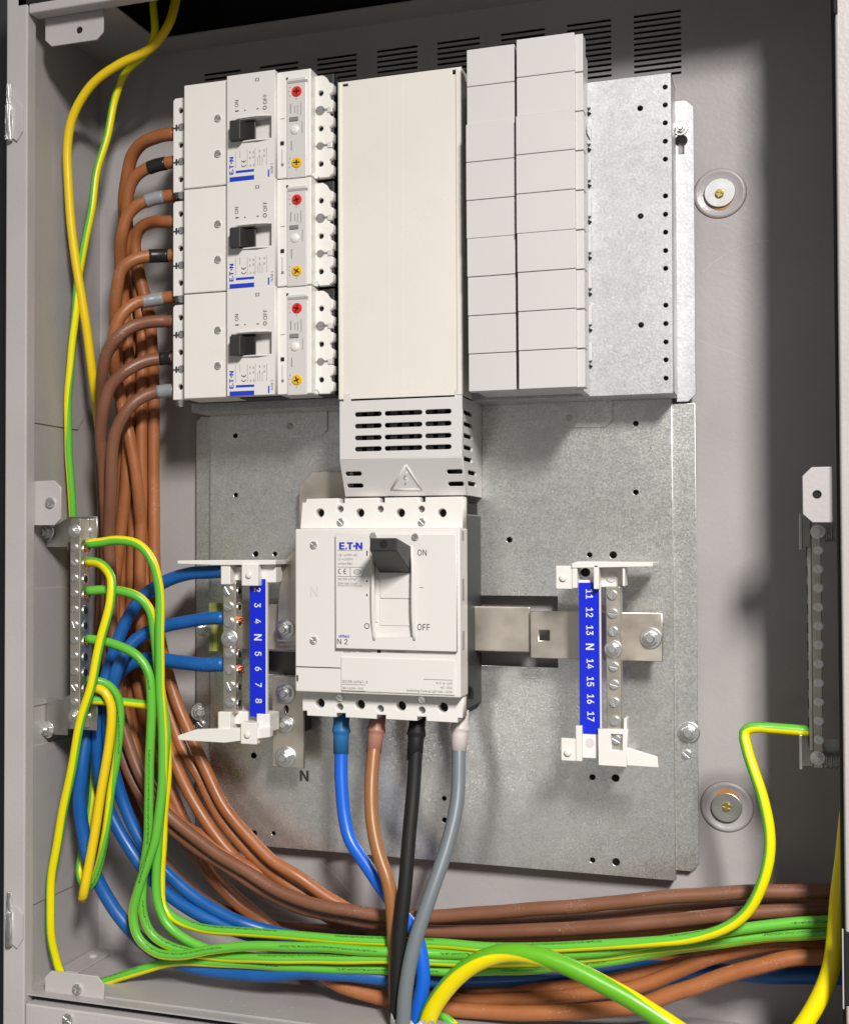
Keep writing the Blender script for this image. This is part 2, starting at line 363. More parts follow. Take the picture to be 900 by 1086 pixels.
def tube_mesh(name, pts, rad, n=14, phase=(0,), step=.004, wob=0.0):
    """round wire through 3D points; phase = angle of the stripe (0 faces the room, +90 below when the wire runs to the right)"""
    cs, prm = spline(pts, step); N = len(cs); last = len(pts) - 1
    if wob:                             # hand-bent wire is never a perfect curve
        rs = random.Random(name + str(round(pts[0].z*1e4))); w = [(rs.uniform(40, 130), rs.uniform(0, 6.3), rs.uniform(-1, 1), rs.uniform(-1, 1)) for _ in range(5)]; al = 0
        tot = sum((cs[i] - cs[i - 1]).length for i in range(1, N))
        for i in range(N):
            if i: al += (q0 - cs[i]).length
            q0 = cs[i].copy(); e = min(1, al/.03, max(0, tot - al)/.03)
            cs[i] = cs[i] + Vector((sum(a*math.sin(f*al + p) for f, p, a, b in w), 0, sum(b*math.sin(f*al + p + 1) for f, p, a, b in w)))*(wob*e)
    if isinstance(phase[0], tuple):     # (point index, angle) pairs
        ks = phase; phf = lambda x: next((a[1] + (b[1] - a[1])*(x - a[0])/(b[0] - a[0]) for a, b in zip(ks, ks[1:]) if x <= b[0]), ks[-1][1])
        phase = [phf(j/4) for j in range(last*4 + 1)]
    me = bpy.data.meshes.new(name); V = []; ph = []; ln = [0]
    for i in range(N):
        t = (cs[min(i + 1, N - 1)] - cs[max(i - 1, 0)]).normalized()
        nv = Vector((0, -1, 0)); nv = nv - t*nv.dot(t)
        if nv.length < .15: nv = Vector((0, 0, 1)) - t*t.z
        nv.normalize(); b = t.cross(nv)
        rr = rad[min(int(prm[i]/max(last, 1)*len(rad)), len(rad) - 1)] if isinstance(rad, (list, tuple)) else rad
        for k in range(n):
            a = 2*math.pi*k/n; V.append(cs[i] + (nv*math.cos(a) + b*math.sin(a))*rr)
        q = prm[i]/last*(len(phase) - 1); j = min(int(q), len(phase) - 2) if len(phase) > 1 else 0
        ph.append(phase[0] if len(phase) == 1 else phase[j] + (phase[j + 1] - phase[j])*(q - j))
        if i: ln.append(ln[-1] + (cs[i] - cs[i-1]).length)
    F = []; UV = []
    for i in range(N - 1):
        for k in range(n):
            k2 = (k + 1) % n
            F.append((i*n + k, i*n + k2, (i + 1)*n + k2, (i + 1)*n + k))
            base = ((k/n - ph[i]/360 + .5) % 1.0)
            sh = base - (k/n - ph[i]/360 + .5)
            for ii, kk in ((i, k), (i, k + 1), (i + 1, k + 1), (i + 1, k)):
                UV.append((kk/n - ph[ii]/360 + .5 + sh, ln[ii]))
    F.append(tuple(range(n))[::-1]); F.append(tuple((N - 1)*n + k for k in range(n)))
    UV += [(0, 0)]*(2*n)
    me.from_pydata(V, [], F); l = me.uv_layers.new(name='UVMap')
    for i, q in enumerate(UV): l.data[i].uv = q
    return me, cs
def pix(path, y0=None):            # (u, v, y) list -> points; y may be left out to keep the last one
    out = []; y = y0
    for p in path:
        if len(p) > 2: y = p[2]
        out.append(W(p[0], p[1], y))
    return out
def cable(name, path, rpx, m, label, cat, group=None, phase=(0,), n=14, parent=None, y0=None, step=.004):
    pts = pix(path, y0); mid = pts[len(pts)//2]
    me, cs = tube_mesh(name, pts, rpx, n, phase, step, .00022)
    o = finish(name, me, m, parent, True)
    if parent is None: tag(o, label, cat, group)
    return o

# ------------------------------------------------------------------ depths (metres behind the frame's front face)
YL, YB, YP, YG, YU = .016, .155, .138, .147, .098
ZT = W(108, 67, YB).z; ZB = W(105, 1005, YB).z; XL = W(105, 800, YB).x
XO = W(5, 500, 0).x; XS = W(27.5, 500, 0).x; XR = W(891, 500, 0).x; XRW = XR + .034
ZTR = W(30, 14, 0).z; ZBR = W(27, 1065, 0).z

# ================================================================== SETTING
wl = B().box(-1.6, 1.6, .19, .2, .2, 2.6, 0).done('wall', 'wall'); wl['kind'] = 'structure'

# ================================================================== CABINET
cab = thing('electrical_cabinet', 'open grey sheet steel electrical cabinet holding all the switchgear', 'cabinet', ((XO + XRW)/2, .08, ZB - .004))
# back sheet with rows of vent slots
holes = []
sz0 = W(672, 17.5, YB).z; dz = (sz0 - W(672, 82.5, YB).z)/11
groups = [(217, 255), (275.5, 316), (336, 378), (399.5, 442.5), (463.5, 508.5), (531, 577.5), (601, 648), (672, 722)]
for a, b_ in groups:
    xa, xb = W(a, 45, YB).x, W(b_, 45, YB).x
    for k in range(12):
        z = sz0 - k*dz; holes.append(rect(xa, xb, z - .0011, z + .0011))
dimples = [(763, 205), (770.5, 856)]
plate('back_panel', [rect(XL - .002, XRW + .002, ZB - .004, ZT + .001)] + holes, YB, .0015, 'paint_in', cab, 0)
B().box(XL, XRW, YB + .02, YB + .022, ZB, ZT, 0).done('slot_shade_sheet', 'hole', cab)  # added black sheet, stands in for the shade behind the slots
B().box(XL - .0015, XL, YL, YB, ZB, ZT, 0).done('side_panel', 'paint_in', cab)
B().box(XRW, XRW + .0015, YL, YB, ZB, ZT, 0).done('side_panel', 'paint_in', cab)
B().box(XL, XRW, YL - .01, YB, ZB - .0015, ZB, 0).done('floor_panel', 'paint_in', cab)
# top sheet with its cable opening, and a black box added above to keep light out
o1 = WZ(166, 42, ZT); o2 = WZ(130, 10, ZT)
XY = Matrix.Identity(4)
me = fill_mesh([rect(XL, XRW, YL - .01, YB), rect(o1.x, XRW - .05, .03, o1.y)], .0015); me.transform(Matrix.Translation((0, 0, ZT + .00075)))
finish('top_panel', me, 'paint_in', cab)
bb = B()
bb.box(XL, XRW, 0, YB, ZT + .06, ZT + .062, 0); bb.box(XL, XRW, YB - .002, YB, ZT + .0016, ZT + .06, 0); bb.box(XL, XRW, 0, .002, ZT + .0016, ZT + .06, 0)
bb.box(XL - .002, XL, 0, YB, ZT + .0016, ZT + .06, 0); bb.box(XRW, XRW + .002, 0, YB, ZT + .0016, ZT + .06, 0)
bb.done('light_block_box', 'hole', cab)
# raised panels on the left wall and the gland plate on the floor
def wallpanel(pts):
    q = [WX(u, v, XL + .001) for u, v in pts]
    b = B(); b.loft([Vector((XL - .0005, p.y, p.z)) for p in q], [Vector((XL + .0009, p.y, p.z)) for p in q], .0003); return b.done('knockout_panel', 'paint_in', cab)
y_in = YL + .004
def wz(v, u=40): return WX(u, v, XL).z
z1 = wz(117); yb = WX(88, 300, XL).y
for zt_, zb_ in ((wz(117), wz(449)), (wz(624), wz(748)), (wz(790), wz(957))):
    c_ = .012
    q = [(y_in, zt_), (yb - c_, zt_), (yb, zt_ - c_), (yb, zb_ + c_), (yb - c_, zb_), (y_in, zb_)]
    b = B(); b.loft([Vector((XL - .0005, y, z)) for y, z in q], [Vector((XL + .0012, y, z)) for y, z in q], .0004); b.done('knockout_panel', 'paint_in', cab)
a = WZ(132, 1036, ZB + .001); a2 = WZ(170, 1030, ZB + .001)
q = [(a.x, YL + .004), (a.x + .02, a2.y + .01), (a.x + .035, a2.y + .022), (XRW - .06, a2.y + .022), (XRW - .045, a2.y + .01), (XRW - .03, YL + .004)]
B().loft([Vector((x, y, ZB - .0005)) for x, y in q], [Vector((x, y, ZB + .0013)) for x, y in q], .0004).done('gland_plate', 'paint_in', cab)
# corner bracket on the floor
c = WZ(100, 1017, ZB)
B().box(XL + .001, XL + .022, c.y - .05, c.y + .016, ZB, ZB + .002, .0005).done('corner_plate', 'paint_in', cab)
B().lathe((XL + .012, c.y, ZB + .002), (0, 0, 1), [(.004, 0), (.0038, .0014), (.002, .002), (0, .002)]).done('rivet', 'paint', cab)
# front frame
B().box(XO, XS, 0, YL, ZB - .06, ZTR + .14, .0016, 3).done('frame_stile', 'paint', cab)
B().box(XR, XR + .06, 0, YL, ZB - .06, ZTR + .14, .0016, 3).done('frame_stile', 'paint', cab)
B().box(XS + .0008, XR - .0008, .0004, YL, ZTR, ZTR + .10, .0016, 3).done('frame_rail', 'paint', cab)
B().box(XS + .0008, XR - .0008, .0004, YL, ZBR - .07, ZBR, .0016, 3).done('frame_rail', 'paint', cab)
xi = W(884, 300, YL + .004).x
B().box(xi, XR + .01, YL + .0005, YL + .012, ZB - .01, ZTR + .1, .0008).done('frame_return', 'dkgrey', cab)
# outer shell behind the frame
B().box(XO + .002, XL - .0016, YL + .0005, YB, ZB - .002, ZT, 0).done('shell_side', 'paint', cab)
# tabs
def tab(a, b_, hole, sc, which):
    p, q = W(*a, YL + .001), W(*b_, YL + .001)
    x0, x1 = sorted((p.x, q.x)); z0, z1_ = sorted((p.z, q.z)); h = W(*hole, YL + .001)
    t = plate('mounting_tab', [cham(x0, x1, z0, z1_, .0062, which)] + ([circ(h.x, h.z, .003)] if not sc else []), YL + .001, .002, 'paint', cab, .0004)
    if sc: screw(t, *hole, YL + .001, 5.6, 'cross', rot=20)
    else: B().lathe((h.x, YL + .004, h.z), (0, -1, 0), [(.0042, 0), (.0042, .0015), (0, .0015)]).done('rivet_nut', 'hole', t)
tab((48, 12), (109.5, 40.5), (84, 31.5), False, 'blbr')
tab((47.6, 1029), (110, 1064), (82.5, 1049), True, 'tltr')
tab((36, 510), (64.5, 557), (54, 533), True, 'trbr')
tab((850.5, 495.5), (883, 554), (866, 524.5), False, 'tlbl')
screw(cab, 72.5, 1081, 0, 6, 'cross', rot=35)
# hinges on the left stile
for hv, hh in ((118, 62), (974, 58)):
    p = W(9.5, hv, -.004); s_ = S(p)
    h = B().cyl((p.x, p.y, p.z - hh*.5*s_), (0, 0, 1), 4.0*s_, hh*.62*s_, 18, bev=.0008).done('hinge', 'steel', cab, True)
    B().cyl((p.x - .0003, p.y, p.z + hh*.12*s_), (0, 0, 1), 2.6*s_, hh*.36*s_, 14, bev=.0006).done('hinge_pin', 'steel', h, True)
    B().loft([Vector((p.x + x*s_, -.0022, p.z + z*s_)) for x, z in ((0, 12), (8, 12), (15, 4), (15, -22), (8, -32), (0, -26))],
             [Vector((p.x + x*s_, .0005, p.z + z*s_)) for x, z in ((0, 12), (8, 12), (15, 4), (15, -22), (8, -32), (0, -26))], .0005).done('hinge_leaf', 'paint', h)
# catches in the right stile
B().pbox(894, 988, 908, 1069, -.0006, .004, .0012).done('lock_slot', 'hole', cab)
B().pbox(893, 986, 894.6, 1071, -.0018, .001, .0006).done('slot_rim', 'paint', cab)
B().pbox(883.5, -14, 888, 13, YL - .018, YL, .0002).done('lock_slot', 'hole', cab)
# fixing points pressed into the back sheet
for i, (u, v) in enumerate(dimples):
    p = W(u, v, YB); k = S(p)
    d = B().lathe((p.x, YB, p.z), (0, -1, 0), [(27*k, 0), (26*k, .0012), (24*k, .0022), (22*k, .0016), (19*k, .0009), (0, .0009)], 48).done('fixing_dimple', 'paint_in', cab, True)
    if True: B().cyl((p.x + .0005, YB - .001, p.z - (.0045 if i == 0 else -.0055)), (0, -1, 0), 12*k, .0006, 28).done('seal', 'foam', d)
    B().cyl((p.x, YB - .0018, p.z), (0, -1, 0), 15.5*k, .002, 40, bev=.0005).done('washer', 'washer' if i == 0 else 'bracket', d)
    screw(d, u, v, YB - .0038, 4.6, 'cross', 'brass', rot=15)

for path in ([(737, 360), (760, 369), (790, 381)], [(742, 290), (772, 268), (800, 257), (815, 255)], [(330, 905), (352, 925), (372, 948)], [(757, 55), (765, 50)]):
    me, _ = tube_mesh('scratch', [W(u, v, YB - .0001) for u, v in path], .00013, 6, step=.003); finish('scratch', me, 'label', cab, True)
# ================================================================== MOUNTING PLATES
def plate_holes(lst, y): return [circ(W(u, v, y).x, W(u, v, y).z, r*S(W(u, v, y)), 14) for u, v, r in lst]
lo = thing('mounting_plate', 'large galvanised mounting plate behind the white main switch', 'mounting plate', (W(480, 900, YP).x, YP, W(480, 915, YP).z))
x0, x1 = W(223, 600, YP).x, W(713.5, 600, YP).x; zb = W(712, 934, YP).z; zt = W(712, 405, YP).z
hl = [(674, 449, 2.8), (674, 522, 2.9), (540, 572.5, 3.0), (625, 588.5, 2.8), (650, 588.5, 3.8), (628, 824.5, 3), (652.5, 825.5, 4), (628, 912.5, 2.8), (653, 914.5, 4),
      (269, 801.5, 3.2), (249.5, 462, 2.6), (271, 587.5, 3), (291.5, 587.5, 2.4), (471, 847, 2.4), (471.5, 870, 2.8), (269.5, 884, 3.2), (290, 884, 2.4), (250, 525, 2.5)]
cut = rect(W(509, 632, YP).x, W(591, 632, YP).x, W(550, 707, YP).z, W(550, 632, YP).z)
cut2 = rect(W(283, 690, YP).x, W(313, 690, YP).x, W(300, 716, YP).z, W(300, 691, YP).z)
plate('sheet', [rect(x0, x1, zb, zt)] + plate_holes(hl, YP) + [cut, cut2], YP, .002, 'galv2', lo)
bb = B(); bb.box(x1 - .002, x1, YP + .0005, YG + .001, zb, zt, .0004); bb.box(x0, x0 + .002, YP + .0005, YG + .001, zb, zt, .0004); bb.box(x0, x1, YP + .0005, YB - .001, zb - .0002, zb + .002, .0004)
bb.done('folded_edge', 'galv2', lo)
xf = W(741, 900, YG).x
plate('flange', [cham(x1 - .001, xf, W(720, 923.5, YG).z, W(720, 428, YG).z, .006, 'br')], YG, .002, 'galv2', lo)
plate('flange', [cham(W(208, 700, YG).x, x0 + .001, W(215, 893, YG).z, W(215, 442, YG).z, .005, 'tlbl')], YG, .002, 'galv2', lo)
for a, b_, s_ in (((560, 430), (649.5, 452), (603, 443)), ((271, 440), (347, 462), (307, 452))):
    p, q = W(*a, YP - .0016), W(*b_, YP - .0016)
    t = plate('joint_tab', [cham(p.x, q.x, q.z, p.z + .006, .005, 'blbr')], YP - .0016, .0014, 'galv2', lo)
    screw(t, *s_, YP - .0016, 3.6, 'cross', 'bracket')
bt = screw(lo, 730, 777, YG, 8.5, 'hex', rot=12, name='bolt'); screw(lo, 728, 800, YG, 5, 'slot', rot=40)
screw(lo, 211, 755, YG, 7, 'hex', rot=5, name='bolt', tilt=(0, R(25))); screw(lo, 213, 768, YG, 4, 'slot', rot=40)
text(lo, 'N', 322.5, 823, YP - .0003, 11, 0, 'ink', .03, name='printed_letter')

up = thing('upper_mounting_plate', 'bright galvanised perforated plate behind the breakers and blank modules', 'mounting plate', (W(480, 420, YU).x, YU, W(480, 425, YU).z))
x0, x1 = W(203, 420, YU).x, W(713, 300, YU).x; zt = W(712, 76.5, YU).z; zb = W(711, 417, YU).z
hv = [92, 111, 130, 149.5, 168.5, 207.5, 227, 246, 265.5, 284.5, 323.5, 343, 362.5, 381.5, 401]
hl = [(705 + (v - 92)*.003, v, 2.5) for v in hv] + [(678.5, 114.5, 2.9), (679, 229, 2.9), (679.5, 344.5, 2.9)]
plate('sheet', [rect(x0, x1, zb, zt)] + plate_holes(hl, YU), YU, .002, 'galv', up)
bb = B(); bb.box(x1 - .002, x1, YU + .0005, YG - .0035, zb, zt, .0004); bb.box(x0, x1, YU + .0005, YP - .002, zb - .0002, zb + .002, .0004); bb.box(x0, x1, YU + .0005, YG - .004, zt - .002, zt, .0004)
bb.box(x0, x0 + .002, YU + .0005, YP - .004, zb, zt, .0004)
bb.done('folded_edge', 'galv', up)
k1 = W(722, 149, YG - .003); kk = S(k1)
key = [(k1.x + 7*kk*math.cos(a), k1.z + 7*kk*math.sin(a)) for a in [R(-60) + R(300)*i/16 for i in range(17)]] + [(k1.x - 3.5*kk, k1.z - 15*kk), (k1.x + 3.5*kk, k1.z - 15*kk)]
plate('flange', [cham(x1 - .001, W(736, 200, YG).x, W(722, 426, YG - .003).z, W(716, 107, YG - .003).z, .006, 'trbr'), key], YG - .003, .002, 'galv', up)
screw(up, 721.5, 136, YG - .003, 5.6, 'hex', name='bolt')

# ================================================================== MOULDED CASE BREAKERS (three, alike)
YT, YC, YK = .064, .052, .046        # terminal strip, cover, label block
pA, pB = W(314, 97, YC), W(314, 326.5, YC); pitch = (pA.z - pB.z)/2
xt = [W(183.5, 200, YT).x, W(195, 200, YC).x, W(240.5, 200, YK).x, W(291.5, 200, YK).x, W(330, 200, YC).x, W(353, 200, YT).x]
ztop = W(195, 90, YC).z; zbot = ztop - pitch + .0004
def breaker(label):
    t = thing('circuit_breaker', label, 'circuit breaker', ((xt[0] + xt[5])/2, .07, zbot), 'three moulded case breakers stacked on the upper plate')
    B().box(xt[0] + .008, xt[5] - .001, YT + .006, YU - .0003, zbot + .0005, ztop - .0005, .0006).done('base', 'dkgrey', t)
    # left terminal strip with half round recesses
    hs = []
    for v in (117, 153.5, 190): p = W(191.3, v, YT); hs.append(circ(p.x, p.z, 3.0*S(p)))
    zz = [W(185, v, YT).z for v in (104, 205)]
    plate('terminal_cover', [cham(xt[0], xt[1] + .002, zbot + .001, ztop - .0065, .002, 'tl')] + hs, YT, .010, 'white2', t, .0006)
    B().box(xt[0] + .001, xt[1] + .001, YT + .004, YT + .022, zbot + .002, ztop - .0072, .0005).done('terminal_block', 'hole', t)
    for v in (134.5, 171, 207):
        p = W(192.5, v, YT); k = S(p)
        B().cyl((p.x, YT + .0005, p.z), (0, -1, 0), 4*k, .0012, 16).done('clip', 'inkl', t)
        B().box(p.x - 9*k, p.x - 2*k, YT - .0008, YT + .001, p.z - 1.2*k, p.z + .2*k, .0002).box(p.x - 6.5*k, p.x - 4.6*k, YT - .0009, YT + .001, p.z - 3.4*k, p.z + 3*k, .0002).done('clip_slot', 'ink', t)
    # main cover
    B().box(xt[1], xt[2] + .003, YC, YU - .012, zbot + .0003, ztop - .0003, .0009).done('cover', 'white', t)
    for v in (125.5, 163): screw(t, 231.5, v, YC + .0004, 4.0, 'cross', 'steel', rot=30)
    # label block with the toggle recess
    ra, rb = W(243, 129, YK), W(287.5, 148, YK); zr1 = W(243, 128, YK).z; zr0 = W(243, 150.5, YK).z
    lab = plate('label_block', [rect(xt[2], xt[3], zbot + .0002, ztop + .0008), rect(ra.x + .0015, rb.x, zr0, zr1)], YK, .012, 'label', t, .0005)
    B().box(ra.x, rb.x + .001, YK + .010, YK + .012, zr0 - .001, zr1 + .001, 0).done('recess_floor', 'label', lab)
    for zc in (zr0 - .0016, zr1 + .0006):
        B().loft([Vector((ra.x + .004, YK + .0003, zc)), Vector((rb.x + .0005, YK + .0003, zc)), Vector((rb.x + .0005, YK + .0003, zc + .001)), Vector((ra.x + .004, YK + .0003, zc + .001))],
                 [Vector((ra.x + .010, YK - .0012, zc)), Vector((rb.x - .012, YK - .0024, zc)), Vector((rb.x - .012, YK - .0024, zc + .001)), Vector((ra.x + .010, YK - .0012, zc + .001))]).done('recess_rim', 'label', lab)
    def rc(u0, v0, u1, v1, y): a, b = W(u0, v0, y), W(u1, v1, y); return [Vector((a.x, y, b.z)), Vector((b.x, y, b.z)), Vector((b.x, y, a.z)), Vector((a.x, y, a.z))]
    tg = B().loft(rc(256, 130, 271.5, 148.5, YK + .009), rc(254, 130.5, 271, 147.5, YK - .0005), .0006).done('toggle', 'black', t)
    B().loft(rc(252, 131, 262, 147.5, YK + .002), rc(243, 127.5, 254.5, 147, YK - .010), .0007).done('toggle_grip', 'dkgrey', tg)
    yp = YK - .00025
    text(lab, 'ON', 250.8, 109.5, yp, 3.9, 90, 'ink'); mark(lab, 249.3, 117, 253, 118.2, yp)
    text(lab, 'OFF', 281, 104.5, yp, 4.3, 90, 'ink'); p = W(280.8, 114, YK)
    plate('printed_ring', [circ(p.x, p.z, 2.2*S(p)), circ(p.x, p.z, 1.5*S(p))], yp, .0004, 'ink', lab, 0)
    mark(lab, 259, 116, 260.2, 117.2, yp); mark(lab, 272, 114.6, 274.2, 115.6, yp)
    mark(lab, 270.6, 82.5, 274.8, 86, yp, 'inkl'); mark(lab, 271.8, 83.2, 273.8, 85.2, yp - .0001, 'label')
    # blue name and bars
    for s_, v in (('E', 183.0), ('T', 176.6), ('N', 168.6)): text(lab, s_, 245.4, v, yp, 4.5, 90, 'iblue', .03, name='printed_letter', sx=1.15)
    p = W(245.4, 172.6, YK); plate('printed_dot', [circ(p.x, p.z, .9*S(p), 10)], yp, .0004, 'iblue', lab, 0)
    p = W(246.9, 179.6, YK); k = S(p); plate('printed_dot', [[(p.x - .8*k, p.z - .9*k), (p.x + .8*k, p.z - .9*k), (p.x + .2*k, p.z + .9*k)]], yp, .0004, 'iblue', lab, 0)
    mark(lab, 250, 181.0, 269.3, 183.4, yp, 'iblue'); mark(lab, 243.4, 188.0, 269.3, 192.6, yp, 'iblue')
    # approval mark and table lines
    for v in (169.6, 174.6):
        p = W(258.4, v, YK); k = S(p)
        arc = [(p.x + 2.6*k*math.cos(a), p.z + 2.3*k*math.sin(a)) for a in [R(180) + R(180)*i/12 for i in range(13)]] + [(p.x + 1.9*k*math.cos(a), p.z + 1.6*k*math.sin(a)) for a in [R(360) - R(180)*i/12 for i in range(13)]]
        plate('printed_arc', [arc], yp, .0004, 'ink', lab, 0)
    mark(lab, 258.1, 170.2, 258.7, 172, yp)
    for u, va, vb in ((249.4, 160, 178), (254, 159, 167), (262, 158, 177), (270.3, 157, 176.5), (273, 166, 175), (275.4, 166, 175), (277.8, 165, 175), (282.3, 156, 174)):
        mark(lab, u, va, u + .45, vb, yp, 'inkf')
    for u, v in ((264.5, 160), (268, 160), (264.5, 166), (268, 165), (274.5, 158.5), (279.5, 158), (274.5, 164), (279.5, 163.5), (265, 174), (268.5, 173.5)): mark(lab, u, v, u + 1.1, v + 2.4, yp, 'inkf')
    text(lab, 'NZM 1', 288.2, 178, yp, 2.6, 90, 'inkl'); mark(lab, 284, 179.5, 285.4, 187, yp, 'iblue')
    # trip unit
    B().box(xt[3], xt[4], YC - .0008, YU - .012, zbot + .0003, ztop - .0002, .0008).done('trip_unit', 'white2', t)
    yy = YC - .0008
    pn = B().pbox(304, 83.5, 325, 187, yy - .0014, yy + .001, .0006).done('dial_panel', 'tpanel', t)
    for v, mm in ((96.5, 'red'), (172, 'yel')):
        p = W(314.3, v, yy - .002); k = S(p)
        d = B().lathe((p.x, yy - .0006, p.z), (0, -1, 0), [(5.6*k, 0), (5.6*k, .0012), (4.6*k, .0018), (0, .0018)], 28).done('dial', mm, pn)
        mark(d, 310.6, v - .6, 317.6, v + .7, yy - .0027, 'ink' if mm == 'yel' else 'hole'); mark(d, 313.5, v - 3, 314.9, v + 3, yy - .0027, 'ink' if mm == 'yel' else 'hole')
        for du, dv in ((-7, -4), (-7.8, 0), (-7, 5), (0, 8)): mark(pn, 314 + du - .4, v + dv - .5, 314 + du + .5, v + dv + .5, yy - .0017, 'inkl')
    for u, va, vb in ((307.5, 110, 120), (312, 112, 119), (315, 111, 120), (318.5, 108, 121), (308.5, 149, 159), (320, 128, 140)): mark(pn, u, va, u + .8, vb, yy - .0017, 'inkl' if u < 310 else 'inkf')
    p = W(312.5, 137, yy - .002); k = S(p)
    B().lathe((p.x, yy - .0008, p.z), (0, -1, 0), [(5*k, 0), (4.6*k, .0014), (2*k, .0022), (0, .0022)], 24).done('test_button', 'white2', pn)
    B().pbox(306.5, 124, 316, 127.2, yy - .0024, yy, .0004).done('lead_seal', 'inkl', pn)
    mark(t, 297.2, 149.8, 301, 154, yy - .0003, 'hole'); mark(t, 297, 125.6, 301.5, 126.1, yy - .0003, 'inkl'); mark(t, 298.6, 158, 299.2, 172, yy - .0003, 'inkf'); mark(t, 298, 173, 300.6, 176, yy - .0003, 'inkl')
    mark(t, 303.2, 82, 305.4, 84.6, yy - .0003, 'ink'); mark(t, 305, 86, 326, 88.6, yy - .0017, 'inkf')
    # right terminal strip
    hs = []; xr0 = xt[4] - .001
    for v in (98.5, 136, 173.5): p = W(340, v, YT); hs.append(circ(p.x, p.z, 3.0*S(p)))
    edge = [(xr0, zbot + .001), (xt[5] - .003, zbot + .001)]
    n = 6; h = (ztop - zbot - .008)/n
    for i in range(n):
        z = zbot + .002 + i*h; edge += [(xt[5] - .003, z), (xt[5], z + .002), (xt[5], z + h*.62), (xt[5] - .003, z + h*.72)]
    edge += [(xt[5] - .006, ztop - .005), (xt[5] - .009, ztop - .003), (xr0, ztop - .003)]
    plate('terminal_cover', [edge] + hs, YT, .010, 'white2', t, .0005)
    B().box(xr0 + .001, xt[5] - .004, YT + .004, YT + .024, zbot + .002, ztop - .006, .0004).done('terminal_block', 'hole', t)
    B().box(xt[5] - .004, xt[5] + .001, YT + .012, YU - .0003, zbot + .001, ztop - .004, .0004).done('terminal_block', 'hole', t)
    for v, rr in ((117, 5), (154.5, 4)):
        p = W(339.5, v, YT); k = S(p)
        B().cyl((p.x, YT + .0008, p.z), (0, -1, 0), rr*k, .0012, 20).box(p.x - 9.5*k, p.x - 3*k, YT - .0004, YT + .001, p.z - .5*k, p.z + .5*k, 0).box(p.x + 3*k, p.x + 9*k, YT - .0004, YT + .001, p.z - .9*k, p.z + 1.3*k, 0).done('clip', 'inkl', t)
        B().box(p.x + 8*k, p.x + 13.5*k, YT - .0012, YT + .004, p.z - 3.2*k, p.z + 3*k, .0006).done('clip_end', 'tpanel', t)
    screw(t, 335.5, 186.5, YT - .0002, 3.2, 'slot', rot=50)
    return t
L1 = 'upper white circuit breaker with black toggle and red and yellow dials'
L2 = 'middle white circuit breaker of the stack of three'
L3 = 'lower white circuit breaker of the stack of three, above the bare plate'
b1 = breaker(L1)
def copy_tree(o, parent=None):
    c = o.copy(); col.objects.link(c); c.parent = parent
    for ch in list(o.children): copy_tree(ch, c)
    return c
for i, lb in ((1, L2), (2, L3)):
    c = copy_tree(b1); c.location = b1.location + Vector((0, 0, -pitch*i)); c['label'] = lb
    for pn_ in c.children:
        for d_ in pn_.children:
            if d_.name.startswith('dial'):
                cs_ = [q.co for q in d_.data.vertices]; cc_ = sum(cs_, Vector())/len(cs_)
                d_.matrix_local = Matrix.Translation(cc_) @ Matrix.Rotation(R((35, 68)[i - 1] + 20*len(d_.children)*(cc_.z > .04)), 4, 'Y') @ Matrix.Translation(-cc_)

# ================================================================== CREAM COVER AND VENTED COVER
cc = thing('cream_cover', 'tall plain cream plastic cover between breakers and blank modules', 'cover', (W(424, 420, .062).x, .075, W(424, 421, .062).z))
YM = .060; xa, xb = W(358.5, 300, YM).x, W(490, 300, YM).x; za = W(490, 70, YM).z; zc = W(490, 418.5, YM).z
n1, n2 = W(366, 90, YM), W(482.5, 77, YM); k = S(n1)
plate('front_panel', [rect(xa, xb, zc, za), rect(n1.x - 3*k, n1.x + 3*k, n1.z - 1.2*k, n1.z + 1.5*k), rect(n2.x - 3*k, n2.x + 3*k, n2.z - 1.2*k, n2.z + 3.5*k)], YM, .002, 'cream', cc, .0005)
B().box(xb - .0022, xb, YM + .0022, YU - .0005, zc, za, .0005).done('side_wall', 'cream', cc)
B().box(xa, xa + .0022, YM + .0022, YU - .0005, zc, za, .0005).done('side_wall', 'cream', cc)
B().box(xa + .002, xb - .002, YM + .006, YM + .008, zc, za - .0005, 0).done('inner_shade_sheet', 'hole', cc)  # near-black sheet painting the shade behind the notches
B().box(xa + .0005, xa + .0035, YM - .0012, YM + .001, zc, za - .001, .0006).done('edge_rib', 'cream', cc); B().box(xb - .0045, xb - .0005, YM - .0012, YM + .001, zc, za - .001, .0006).done('edge_rib', 'cream', cc)
for u in (411.5, 425.5):
    x = W(u, 300, YM).x; B().box(x - .0016, x + .0016, YM - .00006, YM + .001, zc + .001, za - .001, .00005).done('faint_rib', 'cream', cc)
bb = B()
for u in (368, 486): p = W(u, 424, YM); bb.box(p.x - .0032, p.x + .0032, YM - .0004, YM + .002, zc - .004, zc + .005, .0005)
bb.done('latch_tongue', 'vent', cc)

vc = thing('vented_cover', 'light grey slotted plastic shroud with raised warning triangle above main switch', 'cover', (W(430, 526, .07).x, .09, W(430, 526, .07).z))
YV = .0592; x0, x1 = W(360, 470, YV).x, W(490, 470, YV).x; z1 = W(490, 419.5, YV).z - .0006; z0 = W(430, 486, YV).z; zl = W(430, 526, YV + .016).z
loops = [rect(x0, x1, z0, z1)]
for v in (437.7, 450.3, 463, 475):
    for ua, ub in ((376, 404.5), (407.5, 447.5), (450.5, 478.5)):
        p = W(430, v, YV); k = S(p); loops.append(slot(W(ua, v, YV).x, W(ub, v, YV).x, p.z - 2.5*k, p.z + 2.5*k))
plate('front_panel', loops, YV, .0022, 'vent', vc, .0004)
